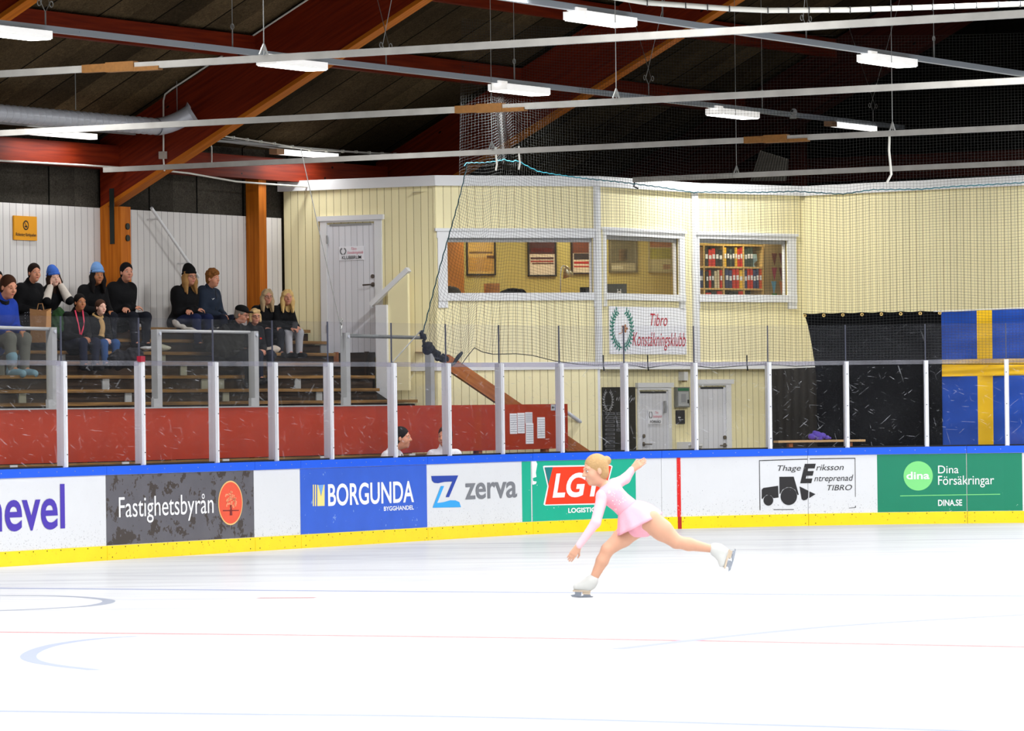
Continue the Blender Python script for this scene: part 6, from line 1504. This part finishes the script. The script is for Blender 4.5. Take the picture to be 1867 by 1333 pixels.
PEO['cap'] = person('old man in a black flat cap looking down to the side', 441, 573, R4[0], R4[1], 60, 72, pitch=14, lean=.35, hair=('short', (120, 110, 100)), hat=('cap', (14, 14, 15)), skin=SKINR, glasses=True, hands='lap', feet=0.36, closed=True)
PEO['short'] = person('person with short fair hair and glasses in a dark jacket with a red badge', 465, 577, R4[0], R4[1], 40, 22, lean=.2, hair=('bob', (196, 164, 116)), skin=SKINR, glasses=True, jacket=(20, 20, 24), hands='lap', feet=0.36, legs=(24, 28, 42))
PEO['grey'] = person('person with long grey-blonde hair and glasses in black clothes', 487, 541, R6[0] + .1, R6[1], 35, 25, lean=.25, hair=('long', (168, 144, 110)), skin=SKINR, glasses=True, hands='knees', feet=0.31)
PEO['blonde'] = person('blonde person in black with pale grey sweatpants holding a phone', 524, 542, R6[0], R6[1], 42, 15, lean=.35, hair=('long', (204, 170, 110)), skin=SKINR, legs=(164, 164, 168), hands='reach', feet=0.31)
def bench_girl(px, py, label, hair, ah, ab, lean):
    hp = on_o(px, py, .52); r, d = person(label, px, py, .52, .55, ab, ah, lean=lean, torso_only=True, hair=hair, skin=SKIN, jacket=(216, 216, 220), bulk=.01, hands='lap', headpos=hp, feet=.42, legs=(30, 30, 40))
    return r, d
PEO['g1'] = bench_girl(733, 798, 'girl with a dark bun and blue hair tie in a white jacket behind the glass', ('bun', (26, 20, 20)), 78, 70, .3)
PEO['g2'] = bench_girl(811, 796, 'girl in a white jacket mostly hidden behind a glass post', ('bun', (60, 36, 28)), -25, 10, .1)
for k, (c1_, c2_) in {'g1': ((40, 80, 180), (236, 214, 60)), 'g2': ((60, 130, 190), (236, 214, 60))}.items():
    r, d = PEO[k]; T = d['T']
    for x in (-1, 1):
        mb = MB(); mb.tube([T(d['up']((x * .1, .1, .52))), T(d['up']((x * .11, .13, .42))), T(d['up']((x * .1, .14, .28)))], .018, 6); mb.build('yellow_stripe', mat('stripe_y', c2_, .6), r, True)
        mb = MB(); mb.tube([T(d['up']((x * .16, .07, .48))), T(d['up']((x * .16, .1, .36))), T(d['up']((x * .15, .11, .25)))], .025, 6); mb.build('blue_stripe', mat('stripe_b%d' % c1_[0], c1_, .6), r, True)
    mb = MB(); mb.tube([T(d['up']((0, .105, .58))), T(d['up']((0, .135, .5))), T(d['up']((0, .15, .3)))], .007, 5); mb.build('zip', INK, r)
r, d = PEO['g1']; mb = MB(); c = d['T'](d['f']((0, -.12, .06))); mb.ell(c, (.05, .05, .05)); mb.build('hair_tie', mat('tie_blue', (40, 130, 200), .6), r, True)
# lanyard, badge, phone and small belongings
r, d = PEO['lanyard']; T, up = d['T'], d['up']
t = thing('lanyard', T(up((0, .2, .3))), 'pink lanyard with a small white card on the dark-haired child', 'lanyard')
for x in (-1, 1): mb = MB(); mb.tube([T(up((x * .07, .05, .64))), T(up((x * .06, .13, .5))), T(up((x * .035, .17, .38))), T(up((0, .18, .25)))], .011, 6); mb.build('strap', mat('lanyard_pink', (226, 66, 96), .6), t, True)
mb = MB(); mb.obox(T(up((0, .19, .21))), (A3(1, 0, 0), A3(0, 1, 0), ZV), (.025, .006, .035)); mb.build('card', PAPER, t)
r, d = PEO['blonde']; c = d['T']((d['tg'][1] + d['tg'][-1]) / 2 + A3(0, .03, .03))
o = MB().obox(c, (A3(1, 0, 0), A3(0, .8, .6), A3(0, -.6, .8)), (.035, .07, .005)).build('smartphone', mat('phone', (30, 30, 34), .6)); tag(o, 'dark smartphone held by the blonde person in grey sweatpants', 'phone')
r, d = PEO['short']; T, up = d['T'], d['up']; mb = MB(); mb.ell(T(up((-.08, .155, .42))), (.022, .012, .014)); mb.build('red_badge', mat('badge', (220, 50, 30), .5), r)
r, d = PEO['curly']; T, up = d['T'], d['up']; mb = MB(); mb.tube([T(up((.1, .16, .47))), T(up((.09, .165, .455))), T(up((.06, .17, .475)))], .005, 5); mb.build('chest_logo', PAPER, r); mb = MB(); mb.tube([T(up((0, .13, .6))), T(up((0, .165, .48))), T(up((0, .175, .3)))], .006, 5); mb.build('zip', INK, r)
r, d = PEO['tan']; T, up = d['T'], d['up']; mb = MB(); mb.ell(T(up((0, .12, .42))), (.055, .05, .13)); mb.ell(T(up((0, .14, .28))), (.05, .05, .06)); mb.build('hoodie_front', mat('hoodie_tan', (176, 142, 92), .85), r, True)
r, d = PEO['pale']; T = d['T']
flesh('glove', hand(d['tg'][-1] + A3(0, -.03, .01), A3(0, 1, -.5), A3(0, 0, -1), 1, .5, 1.15, .012), mat('glove', (110, 130, 160), .85), r, d['M'])
r, d = PEO['blue']; flesh('glove', hand(d['tg'][-1] + A3(0, -.03, .01), A3(0, 1, -.5), A3(0, 0, -1), 1, .5, 1.15, .012), mat('glove_black', (14, 14, 16), .85), r, d['M'])
p = on_o(74, 585, 3.78)
t = thing('paper_bag', p - ZV * .2, 'brown paper bag standing beside the blue-jacketed person', 'bag')
mb = MB(); A_, B_ = p - ZV * .28, p + ZV * .14; ax = A3(.9, -.4, 0); ax /= np.linalg.norm(ax); ay = A3(.4, .9, 0) / .985
def ringp(c, a, b): return [c + ax * a + ay * b, c - ax * a + ay * b, c - ax * a - ay * b, c + ax * a - ay * b]
lo_, hi_ = ringp(A_, .11, .07), ringp(B_, .125, .06)
for k in range(4): mb.face([lo_[k], lo_[(k + 1) % 4], hi_[(k + 1) % 4] + ZV * (.02 if k % 2 else -.02), hi_[k] + ZV * (-.02 if k % 2 else .02)])
mb.face(lo_[::-1]); mb.build('bag_body', mat('kraft', (170, 124, 78), .85, bump=.5, bscale=12), t)
mb = MB(); mb.tube([B_ - ax * .05, B_ - ax * .03 + ZV * .08, B_ + ax * .03 + ZV * .08, B_ + ax * .05], .006, 5); mb.build('bag_handle', mat('kraft', (170, 124, 78)), t)
def heap(name, x, y, o_, blobs, m, label, cat):
    c = on_o(x, y, o_); V, F = sdf([('e', A3(*b[:3]), A3(*b[3:]), None, .04) for b in blobs], .012)
    V = V * (1 + .07 * np.sin(V[:, [1, 2, 0]] * 47 + 1) + .05 * np.sin(V[:, [2, 0, 1]] * 83 + V[:, [1, 2, 0]] * 40))
    mb = MB(); mb.v = (V + c).tolist(); mb.f = [tuple(q) for q in F.tolist()]; mb.uv = [(0, 0)] * (4 * len(F)); return tag(mb.build(name, m, smooth=True), label, cat)
heap('rucksack', 107, 590, 4.2, [(0, 0, 0, .13, .12, .2), (0, -.05, -.06, .12, .1, .1)], mat('rucksack', (28, 62, 24), .85, bump=.4), 'dark green rucksack on the stand below the bright blue beanie', 'bag')
heap('white_scarf', 334, 596, 4.38, [(-.1, 0, .06, .05, .04, .035), (-.04, 0, .01, .07, .04, .03), (.06, 0, -.03, .08, .04, .025), (.13, 0, -.05, .05, .04, .02)], mat('scarf', (176, 170, 160), .9, bump=.5), 'pale cloth lying over the plank below the black beanie', 'cloth')
heap('plastic_bag', 285, 634, 3.75, [(-.12, 0, -.005, .09, .06, .025), (.0, 0, .01, .06, .06, .045), (.07, 0, .0, .06, .05, .05), (.14, 0, -.01, .05, .05, .025)], mat('plastic_bag', (186, 186, 184), .4), 'crumpled white plastic bag on a plank beside a grey barrier post', 'bag')
heap('dark_coat', 408, 622, 3.7, [(-.16, 0, .02, .1, .07, .17), (0, 0, .03, .12, .07, .19), (.15, 0, -.02, .1, .07, .16), (0, -.02, -.1, .22, .07, .12)], mat('coat_dark', (24, 24, 24), .9, bump=.8, bscale=9), 'dark coat hanging over the planks below the curly-haired boy', 'coat')
heap('dark_rucksack', 232, 656, 3.4, [(-.1, 0, 0, .14, .12, .13), (.08, 0, .02, .13, .12, .14)], mat('rucksack_dark', (18, 18, 24), .85, bump=.4), 'dark rucksack at the feet of the child in jeans', 'bag')
heap('white_trainers', 496, 638, 3.75, [(-.03, 0, 0, .1, .06, .045), (.05, 0, .01, .06, .05, .05)], mat('trainers', (190, 176, 160), .7), 'pale hand-sized shoe on the plank below the long grey-blonde hair', 'shoe')
heap('grey_bag', 127, 655, 2.75, [(0, 0, 0, .06, .06, .3)], mat('grey_bag', (70, 74, 82), .85), 'grey folded mat leaning below the pink lanyard', 'bag') if False else None
# ------------------------------------------------------------------ the skater
YS = on_z(1062, 1089.5, 0)[1]
J = lambda x, y, dy=0.0: PY(x, y, YS + dy)
IDM = (np.eye(3), np.zeros(3), 1.0)
sk = thing('person', on_z(1062, 1089.5, 0), 'young skater in a pale pink dress gliding low on one leg, arms spread', 'person')
LEG = mat('skin_skater', (194, 146, 120), .55, spec=.3); PINK = mat('dress_pink', (224, 158, 172), .7, var=.05, vscale=9, bump=.15, bscale=25); PINKL = mat('dress_mesh_pink', (226, 172, 180), .7)
HAIRB = mat('hair_skater', (168, 134, 90), .7, var=.2, vscale=40, bump=.3, bscale=60)
hc = J(1085, 857, -.02); fwd = A3(-.93, -.34, -.14); fwd /= np.linalg.norm(fwd); upv = A3(-.1, .02, 1); rgt = np.cross(fwd, upv); rgt /= np.linalg.norm(rgt); upv = np.cross(rgt, fwd)
RH = np.array([rgt, fwd, upv]).T; HS = 1.07
f = lambda p: hc + RH @ (np.asarray(p, float) * HS)
shR, shL = J(1099, 904, -.07), J(1119, 885, .03); elR, wrR = J(1086, 953, -.17), J(1054, 997, -.2); elL, wrL = J(1140, 873, .1), J(1153, 856, .12)
pel, wst, cst = J(1172, 951), J(1145, 928), J(1117, 903, -.01)
hpN, hpF = J(1186, 950, -.05), J(1163, 958, .07); knN, anN = J(1233, 988, -.06), J(1298, 1001, .02); knF, anF = J(1108, 1002, -.02), J(1080, 1060, 0)
body = [('c', J(1160, 944, -.04), J(1178, 954, .04), .1, .1, .06), ('c', pel, wst, .1, .082, .06), ('c', wst, cst, .082, .098, .05), ('c', shR, shL, .058, .058, .05), ('c', J(1106, 890, 0), f((0, -.015, -.06)), .045, .043, .03),
        ('c', shR, elR, .046, .036, .03), ('c', elR, wrR, .036, .023, .02), ('c', shL, elL, .046, .036, .03), ('c', elL, wrL, .036, .024, .02),
        ('c', hpN, hpN + (knN - hpN) * .45, .108, .093, .05), ('c', hpN + (knN - hpN) * .45, knN, .093, .062, .03), ('c', knN, knN + (anN - knN) * .35, .058, .058, .02), ('c', knN + (anN - knN) * .35, anN, .058, .034, .02),
        ('c', hpF, hpF + (knF - hpF) * .5, .105, .085, .05), ('c', hpF + (knF - hpF) * .5, knF, .085, .06, .03), ('c', knF, knF + (anF - knF) * .35, .058, .056, .02), ('c', knF + (anF - knF) * .35, anF, .056, .034, .02)]
body += hand(wrR, J(1038, 1021, -.2) - wrR, A3(-.3, .9, -.2), 1, .16, .95, .0085)
body += hand(wrL, J(1170, 843, .1) - wrL, A3(.2, .9, -.5), 1, .14, .95, .0085)
body += head_prims(f, RH, HS)
flesh('body', body, LEG, sk, IDM, .0065)
ifl = .009
dress = [('c', pel + (wst - pel) * .1, wst, .1 + ifl, .083 + ifl, .06), ('c', wst, cst, .083 + ifl, .099 + ifl, .05), ('c', shR + (shL - shR) * .1, shR + (shL - shR) * .9, .055 + ifl, .055 + ifl, .05), ('c', J(1160, 946, -.045), J(1176, 954, .04), .1 + ifl, .1 + ifl, .06), ('c', J(1152, 968, .0), J(1176, 965, -.03), .06, .07, .04)]
def sequins(mb):
    rr = random.Random(8); ax_ = (cst - wst) / np.linalg.norm(cst - wst)
    for k in range(60):
        v = rr.random(); th = rr.uniform(-1.2, 1.2); c = wst + (cst - wst) * (v * 1.1); px = np.cross(ax_, A3(0, -1, 0)); px /= np.linalg.norm(px)
        r = (.083 + .016 * v) + ifl + .001; mb.ell(c + (A3(0, -1, 0) * math.cos(th) + px * math.sin(th)) * r, .0045, None, 6, 4)
    for x, y in ((1110.5, 897.5), (1132.5, 892.5)): mb.ell(J(x, y, -.125), (.014, .006, .014), None, 10, 6)
flesh('dress_bodice', dress, [PINK, mat('sequin', (250, 236, 226), .15, spec=.9, metal=.2)], sk, IDM, .008, sequins)
flesh('sleeve', [('c', shR + (shL - shR) * .2, shR, .052 + ifl, .048 + ifl, .03), ('c', shR, elR, .046 + ifl, .036 + ifl, .03), ('c', elR, elR + (wrR - elR) * .97, .036 + ifl, .024 + ifl * .7, .02)], PINKL, sk, IDM, .007)
flesh('sleeve', [('c', shL + (shR - shL) * .2, shL, .052 + ifl, .048 + ifl, .03), ('c', shL, elL, .046 + ifl, .036 + ifl, .03), ('c', elL, elL + (wrL - elL) * .95, .036 + ifl, .026 + ifl * .7, .02)], PINKL, sk, IDM, .007)
# skirt: a short flared ring of cloth falling forwards
mb = MB(); nA, nB = 72, 10; G = []
w0, w1 = J(1127, 940, -.02), J(1158, 912, -.02); h0, h1 = J(1126, 977, -.06), J(1208, 936, .02)
for a in range(nA):
    th = 2 * math.pi * a / nA; row = []
    for b in range(nB + 1):
        v = b / nB; m_ = (w0 + w1) / 2 * (1 - v) + (h0 + h1) / 2 * v; d = (w0 - w1) / 2 * (1 - v) + (h0 - h1) / 2 * v
        r = .1 + .09 * v; rip = 1 + .04 * v * math.sin(th * 9) ; bulge = A3(0, 0, .03 * math.sin(v * math.pi))
        row.append(m_ + d * math.cos(th) * rip + A3(0, 1, 0) * r * math.sin(th) * rip + bulge)
    G.append(row)
for a in range(nA):
    for b in range(nB): mb.face([G[a][b], G[(a + 1) % nA][b], G[(a + 1) % nA][b + 1], G[a][b + 1]])
o = mb.build('skirt', PINK, sk, True); md = o.modifiers.new('thick', 'SOLIDIFY'); md.thickness = .004
# hair: swept back into a bun
pr, cuts = hair_prims('bun', f, RH, HS); flesh('hair', pr + cuts, HAIRB, sk, IDM, .0065)
mb = MB(); c = f((0, -.095, .052)); mb.tube([c + RH @ (A3(math.cos(a), 0, 0) * .038 + A3(0, -.55, .84) * 0 + A3(0, .45, .89) * math.sin(a) * .038) for a in np.linspace(0, 6.284, 17)], .007, 6, cap=False); mb.build('hair_tie', mat('hair_tie_brown', (140, 112, 80), .6), sk, True)
face_bits(sk, f, RH, IDM, mat('brow_skater', (150, 116, 80), .7), HS, lips=mat('lips_skater', (214, 120, 116), .5))
# skates
BOOT = mat('boot_white', (184, 184, 180), .4); BLADE = mat('blade_steel', (150, 156, 166), .2, metal=.8); SOLE = mat('boot_sole', (176, 160, 140), .5)
def skate(an, legdir, heel, toe, updir):
    fd = (toe - heel); L = np.linalg.norm(fd); fd = fd / L; u = updir - fd * (updir @ fd); u /= np.linalg.norm(u); s = np.cross(fd, u)
    t = bpy.data.objects.new('skate', None); COL.objects.link(t); t.parent = sk; t.location = Vector(tuple(heel - WL[sk.name])); WL[t.name] = heel
    t2 = t
    flesh('boot', [('c', an - legdir * .03, an + legdir * .02, .05, .046, .02), ('c', an, heel + u * .05 + fd * .03, .046, .04, .03), ('c', heel + u * .045 + fd * .03, heel + u * .04 + fd * (L - .03), .04, .033, .03), ('c', an + fd * .03, heel + u * .06 + fd * (L * .55), .042, .036, .03)], BOOT, t2, IDM, .007)
    mb = MB(); mb.obox(heel + fd * L * .5 + u * .008, (fd, s, u), (L * .52, .033, .008)); mb.obox(heel + fd * .035 - u * .008, (fd, s, u), (.035, .028, .014)); mb.build('sole', SOLE, t2)
    mb = MB(); mb.prism([heel + fd * x - u * z + s * .002 for x, z in ((-.03, .038), (-.02, .05), (L * .5, .053), (L + .01, .047), (L + .025, .03), (L - .02, .022), (L - .05, .036), (.08, .038), (.04, .02), (.0, .02), (-.01, .036))], s * -.004)
    for x in (.03, L - .045): mb.obox(heel + fd * x - u * .018, (fd, s, u), (.03, .014, .018))
    mb.build('blade', BLADE, t2)
    mb = MB()
    for k in range(5): c = an + (heel + fd * L * .55 + u * .07 - an) * (k / 4.5) + fd * .045 * (1 - k / 6); mb.tube([c - s * .02, c + s * .02 + u * .006], .004, 5)
    mb.build('lace', BOOT, t2)
ld = (anF - knF) / np.linalg.norm(anF - knF)
skate(anF, -ld, J(1076, 1079.5, 0), J(1045, 1079, -.01), ZV)
ld = (anN - knN) / np.linalg.norm(anN - knN)
skate(J(1306, 1001, .02), -ld, J(1331, 1004, .02), J(1323, 1036, .0), J(1300, 1000, .02) - J(1331, 1006, .02))
